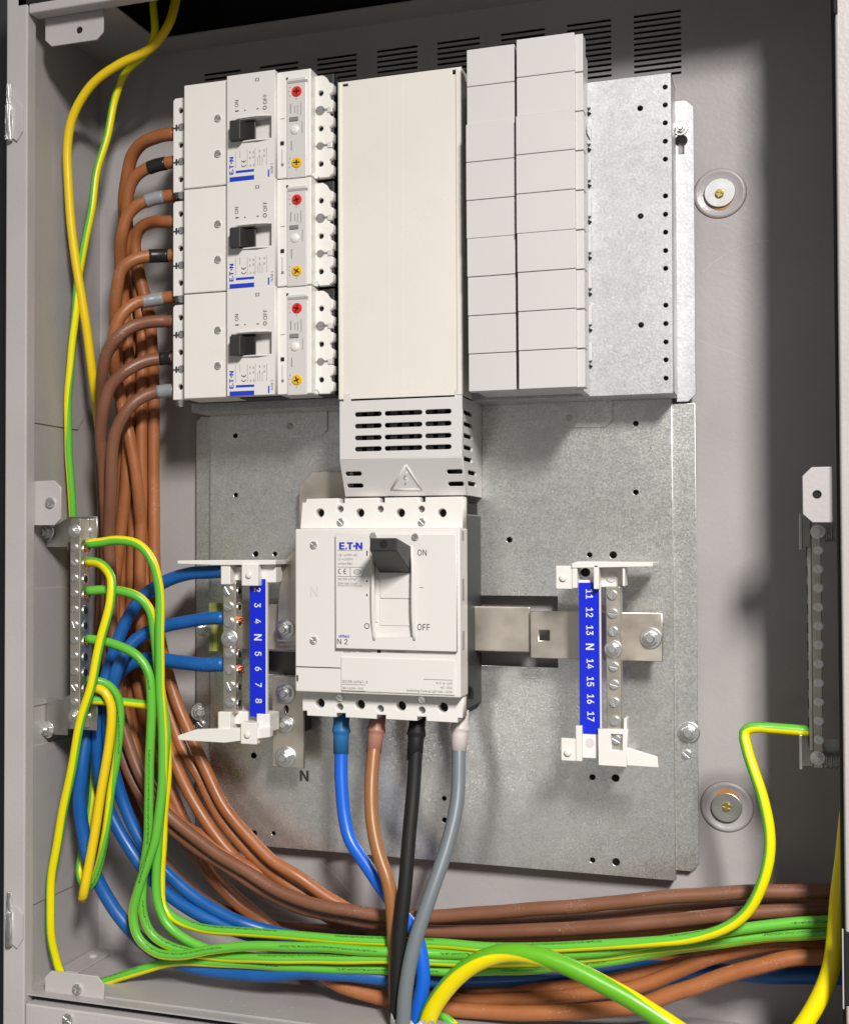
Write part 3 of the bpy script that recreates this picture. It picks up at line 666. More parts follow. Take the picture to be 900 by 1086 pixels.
# sloping lower panel
loops = [rect(x0, x1, zl, z0)]
for v in (501.5, 514):
    p = W(430, v, YV + .01); k = S(p)
    loops.append(slot(x0 + .003, W(384, v, YV + .008).x, p.z - 2.3*k, p.z + 2.3*k)); loops.append(slot(W(474, v, YV + .008).x, x1 - .001, p.z - 2.3*k, p.z + 2.3*k))
me = fill_mesh(loops, .0022, .0004); me.transform(Matrix.Translation((0, YV + .0011, 0)) @ XZ)
for vv in me.vertices: vv.co.y += (z0 - vv.co.z)/(z0 - zl)*.016
finish('lower_panel', me, 'vent', vc)
def ZY(me, x):                        # sheet in the YZ plane
    me.transform(Matrix(((0, 0, 1, x), (1, 0, 0, 0), (0, 1, 0, 0), (0, 0, 0, 1)))); return me
loops = [[(YV + .0024, z1), (YP - .001, z1), (YP - .001, zl), (YV + .017, zl), (YV + .0024, z0)]]
for v in (435.5, 448, 460.5, 473, 485.5, 499, 511):
    p = W(489, v, YV); k = S(p); a = YV + .006 + (.016 if v > 490 else 0); loops.append(slot(a, a + .034, p.z - 2.6*k, p.z + 2.2*k))
for xx in (x1 - .0022, x0): 
    finish('side_panel', ZY(fill_mesh(loops, .0020, .0003), xx + .0011), 'vent', vc)
B().box(x0 + .003, x1 - .003, YV + .03, YV + .032, zl + .004, z1, 0).done('inner_shade_sheet', 'hole', vc)  # near-black sheet in place of the shade inside the shroud
bb = B()
for k_ in range(9):
    xx = x0 + .008 + k_*(x1 - x0 - .022)/8; bb.box(xx, xx + .006, YV + .018, YV + .028, zl + .012, z1 - .004, .0004)
bb.done('busbar_inside', 'dkgrey', vc)
bb = B(); T = [W(430.5, 493, YV + .003), W(447, 519, YV + .0135), W(415, 519, YV + .0135)]
for i in range(3):
    a, b_ = T[i], T[(i + 1) % 3]; bb.cyl(a, b_ - a, .0011, (b_ - a).length, 10); bb.lathe(a - Vector((0, .0000, .0)), (0, -1, 0), [(.0011, -.0011), (.0011, .0002), (0, .0009)], 10)
Z = [W(431.5, 500, YV + .0055), W(428.5, 507, YV + .0085), W(432, 508, YV + .0088), W(429.5, 514, YV + .0115)]
for a, b_ in zip(Z, Z[1:]): bb.cyl(a, b_ - a, .0007, (b_ - a).length, 8)
bb.done('warning_triangle', 'vent', vc, True)

# ================================================================== BLANK MODULES
bm_ = thing('blank_module_bank', 'two columns of plain pale blank modules, topmost and nearest in the cabinet', 'blank modules', (W(560, 415, .045).x, .06, W(560, 415, .045).z))
YA, YZ_ = .040, .034
rl = [52.4, 92, 132, 172.5, 213, 253, 294, 335, 375.5, 415.5]; rr_ = [41.4, 82, 123, 164.5, 206, 247.5, 289, 330.5, 372, 413]
stepL = [0, 0, -.0012, -.0012, -.0010, -.0005, 0, .0003, .0006]; stepR = [0, 0, -.0010, -.0010, -.0010, -.0004, 0, .0003, .0006]
zL = [W(495, v, YA).z for v in rl]; zR = [W(548, v, YZ_).z for v in rr_]
XA0, XA1 = W(495.5, 230, YA).x, W(547, 230, YA).x; XB0, XB1 = W(548.4, 230, YZ_).x, W(610, 230, YZ_).x; XC1 = W(619, 230, YZ_ + .004).x
for i in range(9):
    g = .00025 if i not in (1, 4) else -.0002
    b = B(); b.box(XA0 + stepL[i]*.6, XA1 - .0006, YA + stepL[i], YA + .012, zL[i + 1] + g, zL[i] - .00025, .0005); b.done('module', 'rose', bm_)
    b = B(); b.box(XB0 + stepR[i]*.6, XB1, YZ_ + stepR[i], YZ_ + .016, zR[i + 1] + g, zR[i] - .00025, .0005)
    b.box(XB1 - .001, XC1, YZ_ + .0045 + stepR[i]*.5, YZ_ + .02, zR[i + 1] + .0003, zR[i] - .0006, .0005); b.done('module', 'rose', bm_)
B().box(XA0 + .003, XC1 - .007, YA + .010, YU - .0005, zL[-1] + .001, zL[0] - .001, .0008).done('module_base', 'rose', bm_)
xe = W(622.8, 230, YU - .004).x
B().box(XC1 - .009, XC1 - .004, YZ_ + .016, YU - .0004, zR[-1] - .0005, zR[0] - .002, .0006).done('module_side', 'rose', bm_)
v = 106.0
for i in range(9):
    p = W(627, 120 + 38.3*i, YU - .001)
    if p.z > zR[-1]:
        c = B().box(xe - .0005, xe + .0028, YU - .004, YU - .0004, p.z + .004, p.z + .019, .0006).done('clip', 'rose', bm_)
        B().loft([Vector((xe - .001, YU - .004, p.z - .002)), Vector((xe - .001, YU - .004, p.z + .002)), Vector((xe + .003, YU - .0035, p.z))], [Vector((xe - .001, YU - .0005, p.z - .002)), Vector((xe - .001, YU - .0005, p.z + .002)), Vector((xe + .003, YU - .0005, p.z))]).done('hook', 'hole', c)
me, _ = tube_mesh('spring_wire', [W(619.5, 118, .05), W(621, 137, .06), W(625, 148, .088)], .0006, 6)
finish('spring_wire', me, 'dkgrey', bm_, True)

# ================================================================== MAIN SWITCH
sw = thing('main_switch', 'large white four-pole main switch with black toggle marked ON and OFF', 'switch', (W(405, 760, .09).x, .09, W(405, 766, .065).z))
YW = .052; YWL = .0475; YWT = .066
x0, x1 = W(313, 650, YW).x, W(488, 650, YW).x; z1 = W(313, 561, YW).z; z0 = W(314, 733.5, YW).z
B().box(x0, x1, YW, .080, z0, z1, .0012, 3).done('cover', 'label', sw)
B().box(x0 + .003, x1 - .0006, .0802, YP - .0003, z0 - .012, z1 + .012, .001).done('base', 'dkgrey', sw)
# top and bottom terminal covers
def tcover(vt, vb, holes, smalls, screws, top):
    zt_, zb_ = W(320, vt, YWT).z, W(320, vb, YWT).z; xa_, xb_ = W(320.5, vt, YWT).x, W(490.5, vt, YWT).x
    hs = [circ(W(u, v, YWT).x, W(u, v, YWT).z, r*S(W(u, v, YWT)), 18) for u, v, r in holes + smalls]
    ol = []
    nx = [W(u, vt, YWT).x for u in (362.5, 405, 448)]
    if top:
        ol = [(xa_ - .002, zb_), (xb_, zb_), (xb_, zt_)]
        for x in nx[::-1]: ol += [(x + .0022, zt_), (x + .0022, zt_ - .004), (x - .0032, zt_ - .004), (x - .0032, zt_)]
        ol += [(xa_ + .004, zt_), (xa_ + .003, zt_ - .003), (xa_, zt_ - .003)]
    else:
        ol = [(xb_, zt_), (xa_, zt_), (xa_, zb_ + .004), (xa_ + .004, zb_ + .004), (xa_ + .004, zb_)]
        for x in nx: ol += [(x - .0045, zb_), (x - .0045, zb_ + .0035), (x + .003, zb_ + .0035), (x + .003, zb_)]
        ol += [(xb_ - .004, zb_), (xb_ - .004, zb_ + .004), (xb_, zb_ + .004)]
    c = plate('terminal_cover', [ol] + hs, YWT, .016, 'white2', sw, .0006)
    B().box(xa_ + .002, xb_ - .0025, YWT + .010, YP - .002, zb_ + .0045, zt_ - .0045, .0004).done('terminal_block', 'hole', c)
    for u, v, r in smalls:
        if r > 3: p = W(u, v, YWT + .003); B().cyl((p.x, YWT + .0065, p.z), (0, -1, 0), 3*S(p), .001, 14).done('recess_plug', 'inkl', c)
    for u, v in screws: screw(c, u, v, YWT - .0004, 4, 'slot', rot=45)
    return c
tcover(529, 561, [(339, 544, 4.7), (381.5, 544, 4.7), (424.5, 544, 4.7), (468.5, 544, 4.7)], [(360.5, 540, 3.6), (403, 540, 3.6), (446.5, 540, 3.6)], [(361.5, 553.5), (447.5, 553.5)], True)
tcover(729, 759, [(339, 746, 5.2), (381.5, 747.5, 5.4), (425, 749, 5.4), (469.5, 750.5, 5.4)], [(360, 750, 3.8), (403, 752, 3.8), (447, 753.5, 3.8)], [(360.5, 740), (447.5, 742)], False)
# label plate with toggle opening
xa, xb = W(355.8, 650, YWL).x, W(484, 650, YWL).x; za = W(355.8, 566.5, YWL).z; zc = W(355.8, 687.8, YWL).z
ra, rb = W(395.5, 583, YWL), W(437, 676, YWL)
lab = plate('label_plate', [rect(xa, xb, zc, za), rect(ra.x, rb.x, rb.z, ra.z)], YWL, .0042, 'label', sw, .0006)
B().box(ra.x - .001, rb.x + .001, YW + .0002, YW + .003, rb.z - .001, ra.z + .001, 0).done('recess_floor', 'label', lab)
fa, fb = W(403, 608, YW - .0012), W(436.5, 668, YW - .0012); fm = W(403, 634.5, YW - .0012)
B().box(fa.x, fb.x, YW - .0012, YW + .001, fm.z, fa.z + .01, .0004).done('slider', 'label', lab); B().box(fa.x - .0005, fb.x, YW - .0006, YW + .001, fb.z + .003, fm.z - .0005, .0003).done('slider', 'label', lab)
B().box(W(398, 650, YW - .001).x, W(400.5, 650, YW - .001).x, YW - .001, YW + .001, W(400, 660, YW).z, W(400, 600, YW).z, .0003).done('slider_rail', 'label', lab)
def arc_rim(u, s):
    pts = [W(u - s*1.5, 579 + 0, YWL + .0008), W(u, 600, YWL - .0022), W(u, 630, YWL - .0034), W(u + s*.2, 655, YWL - .0022), W(u + s*1.8, 679, YWL + .0008)]
    me, _ = tube_mesh('recess_rim', pts, .0015, 8); finish('recess_rim', me, 'label', lab, True)
arc_rim(395, 1); arc_rim(437.5, 1)
def rc(u0, v0, u1, v1, y): a, b = W(u0, v0, y), W(u1, v1, y); return [Vector((a.x, y, b.z)), Vector((b.x, y, b.z)), Vector((b.x, y, a.z)), Vector((a.x, y, a.z))]
fr = rc(392, 570.5, 421, 584.5, .006)
tg = B().loft(rc(402, 580, 437, 608, YW - .001), fr, .0009).done('toggle', 'dkgrey', sw)
p = W(406.5, 577, .0057); B().cyl((p.x, .0062, p.z), (0, -1, 0), 4.3*S(p), .0006, 20).done('toggle_hole', 'hole', tg)
for u, v in ((396, 568.5), (440.5, 569.5)): screw(sw, u, v, YWL + .0004, 4, 'cross', rot=25)
for u, v in ((333, 578), (333, 679)): screw(sw, u, v, YW + .0004, 4.2, 'cross', rot=40)
yp = YWL - .00025
for s_, u in (('E', 362.4), ('T', 371.0), ('N', 380.6)): text(lab, s_, u, 579, yp, 7, 0, 'iblue', .04, name='printed_letter', sx=1.15)
p = W(375.6, 579.2, YWL); plate('printed_dot', [circ(p.x, p.z, 1.2*S(p), 10)], yp, .0004, 'iblue', lab, 0)
p = W(366.8, 580.8, YWL); k = S(p); plate('printed_dot', [[(p.x - 1.4*k, p.z - 1.7*k), (p.x + 1.2*k, p.z - 1.7*k), (p.x + 1.2*k, p.z + .6*k)]], yp, .0004, 'iblue', lab, 0)
text(lab, 'ON', 447.5, 586, yp, 6.2, 0, 'ink', sx=.85); text(lab, 'OFF', 449, 665.2, yp, 6.4, 0, 'ink', sx=.85); text(lab, 'N 2', 363, 680.5, yp, 5.6, 0, 'ink'); text(lab, 'xEffect', 364.5, 674.8, yp, 2.6, 0, 'iblue', .02)
p = W(389, 664, YWL); plate('printed_ring', [circ(p.x, p.z, 3*S(p), 20), circ(p.x, p.z, 2.3*S(p), 20)], yp, .0004, 'ink', lab, 0)
mark(lab, 388.5, 584, 389.6, 589.5, yp); mark(lab, 388.2, 615.6, 389.8, 617.2, yp); mark(lab, 388.4, 630, 389.6, 632.4, yp); mark(lab, 444.5, 622.8, 448.5, 623.5, yp, 'inkl')
for s_, v in (('Ue ~690V AC', 588.5), ('Ui =1000V', 593), ('Uimp=8kV', 597.6)): text(lab, s_, 358.2, v, yp, 2.4, 0, 'inkl', 0, 'LEFT')
for s_, v in (('IEC/EN 60947', 614.2), ('DIN VDE 0660', 618.8)): text(lab, s_, 358.2, v, yp, 2.2, 0, 'inkl', 0, 'LEFT')
for v in (583.6, 601.2, 611.2, 621): mark(lab, 357.8, v, 384, v + .4, yp, 'inkl')
mark(lab, 371, 602, 371.5, 611, yp, 'inkl')
for i, u in enumerate((361.0, 366.6)):
    p = W(u, 606, YWL); k = S(p)
    arc = [(p.x + 2.5*k*math.cos(a), p.z + 3*k*math.sin(a)) for a in [R(80) + R(200)*i_/12 for i_ in range(13)]] + [(p.x + 1.8*k*math.cos(a), p.z + 2.3*k*math.sin(a)) for a in [R(280) - R(200)*i_/12 for i_ in range(13)]]
    plate('printed_arc', [arc], yp, .0004, 'ink', lab, 0)
mark(lab, 364.6, 605.7, 367, 606.3, yp)
p = W(379, 606.5, YWL); plate('printed_ring', [slot(p.x - 4*k, p.x + 4*k, p.z - 2.5*k, p.z + 2.5*k), slot(p.x - 3.5*k, p.x + 3.5*k, p.z - 2*k, p.z + 2*k)], yp, .0004, 'inkl', lab, 0); text(lab, 'CCC', 379, 606.5, yp, 2.2, 0, 'inkl')
# lower panel, seams, embossed N
B().pbox(361.5, 696.8, 482, 737.6, YW - .0012, YW + .001, .0005).done('lower_panel', 'label', sw)
mark(sw, 314, 706.6, 361, 707.5, YW - .0003, 'hole'); mark(sw, 314.5, 716, 316, 722.5, YW - .0003, 'hole'); mark(sw, 400, 689.6, 403.6, 692.4, YW - .0003, 'hole')
for u, w_ in ((364, 8), (374, 3), (381, 12), (410, 20)): mark(sw, u, 690.8, u + w_, 691.8, YW - .0003, 'inkf')
text(sw, 'N', 333, 627.5, YW - .0002, 10.5, 0, 'vent', .0, name='embossed_letter')
for s_, u, v, al in (('IEC/EN 60947-3', 362.5, 723.6, 'LEFT'), ('Ie=160A ~/Hz', 362.5, 730.4, 'LEFT'), ('N 2-4-160', 479.5, 726, 'RIGHT'), ('AC-23A', 479.5, 730.6, 'RIGHT'), ('Switching Fuse gL/gG max. 160A', 479.5, 735, 'RIGHT')):
    text(sw, s_, u, v - 1, YW - .0015, 2.5 if al == 'LEFT' else 2.3, 0, 'inkl', 0, al)
for u0_, v_, u1_ in ((362.5, 725.4, 387.5), (362.5, 732, 387.5), (449, 720.2, 479.5)): mark(sw, u0_, v_, u1_, v_ + .4, YW - .0015, 'inkl')
bb = B()
for va, vb in ((563, 573), (614, 637), (670, 690)): bb.box(x1 - .0002, x1 + .0003, YW + .006, YW + .014, W(488, vb, YW).z, W(488, va, YW).z, 0)
bb.done('side_label', 'inkf', sw)
B().box(x1 + .0001, x1 + .003, .086, .094, z0 - .004, z0 + .006, .0006).done('side_catch', 'black', sw)

# ================================================================== BUSBARS BEHIND THE SWITCH
t = thing('busbar', 'flat tinned busbar running right from the main switch to the right terminal', 'busbar', (W(600, 700, .115).x, .118, W(600, 700, .115).z))
B().pbox(500, 643, 562, 692, .112, .116, .0008).done('bar', 'tin', t)
sq = W(577, 674, .106); k = S(sq)
pa, pb = W(562, 648, .106), W(702.5, 702, .106)
plate('bar', [rect(pa.x, pb.x, pb.z, pa.z), rect(sq.x - 5.5*k, sq.x + 5.5*k, sq.z - 5.5*k, sq.z + 5.5*k)], .106, .004, 'tin', t, .0006)
B().box(pb.x - .02, pb.x - .002, .1102, YP - .0003, pb.z + .008, pa.z - .008, .0005).done('standoff', 'dkgrey', t)
screw(t, 690, 677, .106, 8.4, 'hex', rot=10, name='bolt')
t = thing('busbar', 'tinned busbar with yellow green tape, left of the main switch', 'busbar', (W(270, 690, .11).x, .118, W(270, 690, .11).z))
B().pbox(221, 640, 314, 690, .111, .115, .0008).done('bar', 'tin', t)
for i in range(4): B().pbox(221.5 + i*4.4, 639.5, 225.9 + i*4.4, 691, .1105 - .0002*(i % 2), .1155, .0003).done('tape_stripe', 'ygtape' if i % 2 else 'ygtape2', t)
B().box(W(230, 660, .111).x, W(240, 660, .111).x, .1152, YP - .0003, W(230, 685, .111).z, W(230, 650, .111).z, .0004).done('standoff', 'dkgrey', t)
screw(t, 217, 667, .108, 7, 'hex', rot=0, name='bolt', tilt=(0, R(40)))
t = thing('connecting_bar', 'angled tinned copper link with a hex bolt beside the switch', 'link bar', (W(305, 680, .1).x, .103, W(305, 680, .1).z))
pts = [(297, 600), (312, 583), (330, 583), (330, 681), (293, 681)]
q = [W(u, v, .1) for u, v in pts]; plate('bar', [[(p.x, p.z) for p in q]], .1, .004, 'tin', t, .0006)
B().pbox(296, 645, 318, 685, .1042, .1108, .0004).done('spacer', 'tin', t)
screw(t, 302.5, 667, .1, 8, 'hex', rot=20, name='bolt')
t = thing('connecting_bar', 'tinned plate behind top left corner of the main switch', 'link bar', (W(330, 560, .12).x, .121, W(330, 560, .12).z))
q = [W(u, v, .1196) for u, v in ((317, 561), (317, 515), (331, 500), (368, 500), (368, 561))]; plate('bar', [[(p.x, p.z) for p in q]], .1196, .004, 'tin', t, .0006)
t = thing('connecting_bar', 'vertical tinned bar with three hex bolts beside the N mark', 'link bar', (W(304, 815, .1).x, .105, W(304, 815, .1).z))
pa, pb = W(288.5, 717, .104), W(322, 815.5, .104)
plate('bar', [rect(pa.x, pb.x, pb.z, pa.z), slot(W(300, 750, .104).x, W(307, 750, .104).x, W(300, 760, .104).z, W(300, 745, .104).z)], .104, .004, 'tin', t, .0006)
B().box(pa.x + .004, pb.x - .004, .1082, YP - .0003, pb.z + .03, pa.z - .004, .0006).done('standoff', 'dkgrey', t)
for v, r in ((735, 8), (768, 7), (803, 8.4)): screw(t, 303, v, .104, r, 'hex', rot=v, name='bolt')

# ================================================================== NEUTRAL TERMINALS
def holder(parent, name, loops, y0, th): return plate(name, loops, y0, th, 'white2', parent, .0006)
YN = .070
def nblock(label, bar, strip, v0, v1, nums, numv, screws, studv, top, bot, flip):
    t = thing('neutral_terminal', label, 'terminal block', (W((bar[0] + strip[1])/2, v1 + 30, YN).x, .09, W(bar[0], v1 + 35, YN).z))
    a, b_ = W(bar[0], v0, YN), W(bar[1], v1, YN)
    br = B().box(a.x, b_.x, YN, YN + .016, b_.z, a.z, .0006).done('terminal_bar', 'nickel', t)
    for v in screws: screw(br, (bar[0] + bar[1])/2 + (v - 680)*.02, v, YN, 5.2, 'slot', rot=random.uniform(0, 180))
    screw(br, (bar[0] + bar[1])/2, studv, YN, 7, 'hex', rot=15, name='stud')
    if flip:
        p = W(bar[1], 690, YN)
        for v in screws:
            q = W(bar[1] + 3, v + 1, YN + .008)
            B().cyl((p.x - .0008, YN + .008, q.z), (1, 0, 0), .0044, .0014, 16).done('clamp_hole', 'steel', br)
            B().cyl((p.x - .0002, YN + .008, q.z), (1, 0, 0), .0030, .0010, 12).done('clamp_hole', 'hole', br)
        for v in (657.5, 709.5):
            q = W(bar[1] + 3, v, YN + .008); bb = B()
            for j in range(7): bb.cyl((p.x - .002, YN + .008 + .0022*math.cos(j*.9), q.z + .0022*math.sin(j*.9)), (1, .05*math.cos(j), .05*math.sin(j*2)), .0011, .0042 + .0012*(j % 3), 8)
            bb.cyl((p.x - .002, YN + .008, q.z), (1, 0, 0), .0014, .005, 8)
            bb.done('wire_end', 'copper', br)
    a, b_ = W(strip[0], v0 - 4, YN + .001), W(strip[1], v1 + 4, YN + .001)
    st = B().box(a.x, b_.x, YN + .001, YN + .0042, b_.z, a.z, .0004).done('number_strip', 'strip', t)
    B().box(b_.x - .0006, b_.x + .0006, YN + .0006, YN + .005, b_.z, a.z, .0002).done('strip_edge', 'label', st)
    for s_, v in zip(nums, numv): text(st, s_, (strip[0] + strip[1])/2 + (v - 680)*.012, v, YN + .0007, 7.0 if s_ != 'N' else 8.4, -90, 'wink', .016, name='printed_number', sx=.92)
    return t
n1 = nblock('left neutral terminal block with blue strip numbered 2 to 8', (236.5, 250), (264.5, 282.5), 618, 757, ['2', '3', '4', 'N', '5', '6', '7', '8'], [625.5, 642, 659, 676, 693.5, 709.5, 726.5, 743.5],
       [626, 643, 659.5, 693, 710, 727.5, 745], 677.5, None, None, True)
def blk(parent, name, rects, bev=.0007):
    b = B()
    for (u0, v0, u1, v1, y0, y1) in rects: b.pbox(u0, v0, u1, v1, y0, y1, bev)
    return b.done(name, 'white2', parent)
YH = YN - .004
hA = blk(n1, 'end_holder', [(234, 598, 244, 620, YH, YP - .001), (244.5, 601, 292, 616, YH + .012, YH + .03), (256, 598, 273.5, 621.5, YH - .004, YH + .006), (273, 598.5, 292.5, 618, YH + .006, YH + .02)])
q = [(188, 594.5), (232, 594), (292, 594), (292, 598.8), (232, 599.5), (188, 598)]
a_ = [W(u, v, YH - .002) for u, v in q]; b_ = [p + Vector((0, .042, 0)) for p in a_]; B().loft(a_, b_, .0005).done('shelf_arm', 'white2', hA)
p = W(264, 610, YH - .004); B().lathe((p.x, p.y, p.z), (0, -1, 0), [(.0028, 0), (.0028, .0012), (.002, .0018), (0, .0018)]).done('peg', 'white2', hA, True)
hB = blk(n1, 'end_holder', [(231, 755, 244, 786, YH, YP - .001), (244.5, 754, 286, 770, YH + .012, YH + .028), (255, 766, 272, 790, YH - .004, YH + .006), (272, 757, 286, 777, YH + .004, YH + .028)])
q = [(190.5, 785.2), (188, 783), (189, 780), (207, 774), (232, 773), (286, 772), (286, 782), (238, 788)]
a_ = [W(u, v, YH - .0012) for u, v in q]; b_ = [p + Vector((0, .008, 0)) for p in a_]; B().loft(a_, b_, .0005).done('shelf_arm', 'white2', hB)
p = W(262.5, 779.5, YH - .004); B().lathe((p.x, p.y, p.z), (0, -1, 0), [(.0028, 0), (.0028, .0012), (.002, .0018), (0, .0018)]).done('peg', 'white2', hB, True)

n2 = nblock('right neutral terminal block with blue strip numbered 11 to 17', (642, 658.5), (613.5, 637), 622, 775, ['11', '12', '13', 'N', '14', '15', '16', '17'], [630, 649.5, 668.5, 686, 704, 723, 741.5, 760],
       [631, 650.5, 669.5, 707, 726, 745, 764.5], 688.5, None, None, False)
hA = blk(n2, 'end_holder', [(589, 600, 609.5, 625, YH, YH + .005), (606, 597, 612, 624, YH - .001, YH + .024), (611, 615, 634, 623, YH + .008, YH + .024), (629, 599, 635, 625, YH - .002, YH + .02), (635, 601, 662, 623, YH + .014, YH + .02), (659.5, 600, 662.5, 622, YH, YH + .02)])
q = [(606, 597.5), (612, 595.5), (692, 596.5), (692, 601), (606, 602.5)]
a_ = [W(u, v, YH - .002) for u, v in q]; b_ = [p + Vector((0, .056, 0)) for p in a_]; B().loft(a_, b_, .0005).done('shelf_arm', 'white2', hA)
p = W(597, 613, YH); B().lathe((p.x, p.y, p.z), (0, -1, 0), [(.0028, 0), (.0028, .0012), (.002, .0018), (0, .0018)]).done('peg', 'white2', hA, True)
p = W(648.5, 612, YH + .014); B().cyl((p.x, p.y, p.z), (0, -1, 0), .004, .0012, 18).done('moulded_boss', 'tpanel', hA)
p = W(621, 607, YH + .02); B().cyl((p.x, p.y, p.z), (0, -1, 0), .0035, .004, 18).done('hollow', 'hole', hA)
wn = W(654, 787, YH); bx0, bx1 = W(634, 790, YH).x, W(664.5, 790, YH).x
kz = S(wn)
hB = holder(n2, 'end_holder', [rect(bx0, bx1, W(634, 812, YH).z, W(634, 773, YH).z), rect(wn.x - 6*kz, wn.x + 5.5*kz, wn.z - 9*kz, wn.z + 8*kz)], YH, .012)
blk(hB, 'holder_side', [(594.5, 783, 615, 808, YH, YH + .005), (610, 770, 617, 808, YH - .001, YH + .02), (617, 775, 634.5, 805, YH + .006, YH + .02), (634, 806, 664, 812, YH + .0125, YP - .001), (661, 762, 664.5, 780, YH + .004, YH + .02)])
q = [(664, 793), (697, 803), (698, 814.5), (664, 812)]
a_ = [W(u, v, YH + .001) for u, v in q]; b_ = [p + Vector((0, .004, 0)) for p in a_]; B().loft(a_, b_, .0005).done('shelf_arm', 'white2', hB)
screw(hB, 653.5, 784.5, YH + .0025, 5, 'slot', rot=30)
B().pbox(646, 778, 661, 798, YH + .003, YH + .011, .0003).done('bar_end', 'nickel', hB)
p = W(602, 798.5, YH); B().lathe((p.x, p.y, p.z), (0, -1, 0), [(.0028, 0), (.0028, .0012), (.002, .0018), (0, .0018)]).done('peg', 'white2', hB, True)
p = W(625, 788, YH + .006); B().lathe((p.x, p.y + .0005, p.z), (0, -1, 0), [(.0036, 0), (.0036, .0008), (0, .0008)]).done('hollow', 'tpanel', hB)

# ================================================================== EARTH BARS
YE = .030
t = thing('earth_bar', 'left earth terminal bar with green yellow wires, on zinc brackets', 'earth bar', (W(86, 775, YE).x, .065, W(86, 775, YE).z))
a, b_ = W(74.5, 550, YE), W(84.8, 774, YE)
br = B().box(a.x, b_.x, YE, YE + .0175, b_.z, a.z, .0006).done('terminal_bar', 'nickel', t)
sv = [580.5, 596.5, 613, 629.5, 646, 662.5, 679, 695.5, 712, 729, 744.5]
for v in sv:
    s_ = screw(br, 79, v, YE + .0002, 4.0, 'slot', rot=random.uniform(0, 180))
    q = W(91, v + 1.5, YE + .009)
    B().cyl((b_.x - .0008, YE + .009, q.z), (1, 0, 0), .0046, .0016, 16).done('clamp_hole', 'steel', br)
    B().cyl((b_.x - .0004, YE + .009, q.z), (1, 0, 0), .0033, .0014, 12).done('clamp_hole', 'hole', br)
for v in (581, 597.5, 630.5, 680, 730, 745.5):
    q = W(91, v + 1, YE + .009); bb = B()
    for j in range(6): bb.cyl((b_.x - .001, YE + .009 + .0019*math.cos(j*1.05), q.z + .0019*math.sin(j*1.05)), (1, .05*math.cos(j), .06*math.sin(j*2)), .0010, .005, 7)
    bb.done('wire_end', 'copper', br)
for va, vb, zc, arm in ((548, 575, 563, (558, 580)), (737, 775, 760, (737, 780))):
    pa, pb = W(72, va, YE + .0178), W(103, vb, YE + .0178); pc = W(40, arm[0], YE + .0178)
    k_ = plate('bracket', [[(XL + .0012, W(72, arm[1], YE + .0178).z), (pa.x, W(72, arm[1], YE + .0178).z), (pa.x, pb.z), (pb.x, pb.z), (pb.x, pa.z), (pa.x + .002, pa.z), (pa.x - .006, pa.z - .004), (XL + .0012, W(72, arm[0] + 5, YE + .0178).z)]], YE + .0178, .0025, 'bracket', t, .0004)
    screw(k_, 51, zc + (2 if zc < 600 else 14), YE + .0178, 6.6, 'hex', rot=12, name='bolt', tilt=(0, R(-18))); screw(k_, 79, zc, YE, 5.4, 'hex', rot=20, name='bolt')
    screw(k_, 92, zc, YE + .0178, 4.6, 'slot', rot=60)
YE = .058
t = thing('earth_bar', 'right earth terminal bar on the shaded cabinet side', 'earth bar', (W(866, 812, YE).x, .065, W(866, 812, YE).z))
a, b_ = W(860, 563, YE), W(873, 815, YE)
br = B().box(a.x, b_.x, YE, YE + .0175, b_.z, a.z, .0006).done('terminal_bar', 'nickel', t)
B().box(a.x - .0028, a.x - .0002, YE + .002, YE + .016, b_.z + .012, a.z - .012, .0005).done('clamp_strip', 'bracket', br)
for i in range(11):
    v = 583.5 + i*20.1; screw(br, 867.2 + i*.08, v, YE + .0002, 5.0, 'slot', rot=random.uniform(0, 180))
    q = W(857, v + 2, YE + .008); B().cyl((a.x - .0034, YE + .008, q.z), (1, 0, 0), .004, .0012, 12).done('clamp_hole', 'hole', br)
for va, vb, zc in ((545, 583, 564), (778, 815, 804)):
    pa, pb = W(847, va, YE + .006), W(853, vb, YE + .006)
    k_ = B().box(pa.x, a.x, YE + .018, YE + .0205, pb.z, pa.z, .0005).box(pa.x, pa.x + .0022, YE - .002, YE + .02, pb.z, pa.z, .0005).box(a.x, XRW, YE + .018, YE + .0205, pb.z + .008, pa.z - .004, .0005).done('bracket', 'bracket', t)
    screw(k_, 867, zc, YE, 5.6, 'hex', rot=20, name='bolt')
    p = W(875, zc + 3, YE + .01)
    for j in range(5): B().cyl((p.x + .0016*j, p.y, p.z), (1, 0, 0), .0058 - .0008*(j % 2), .0014, 18, bev=.0003).done('stud_thread', 'bracket', k_)
    B().cyl((p.x + .007, p.y, p.z), (1, 0, 0), .004, XRW - p.x - .007, 12).done('stud', 'bracket', k_)

# ================================================================== CABLES
RB, RP, RBL = .0056, .0041, .0058
GB = 'brown phase conductors'; GP = 'green yellow earth wires'; GBL = 'blue neutral conductors'
def brown(path, m, label, sleeve=None, r=RB):
    o = cable('brown_cable', path, r, m, label, 'cable', GB)
    if sleeve:
        mm, u0, u1 = sleeve; pts = pix(path[:4]); cs, _ = spline(pts, .002)
        sel = [p for p in cs if W(u0, 300, .08).x <= p.x <= W(u1, 300, .08).x]
        if len(sel) > 2:
            me, _ = tube_mesh('marking_tape', [sel[0], sel[len(sel)//2], sel[-1]], RB + .0005, 18, step=.002); finish('marking_tape', me, mm, o, True)
    return o
yT = .079
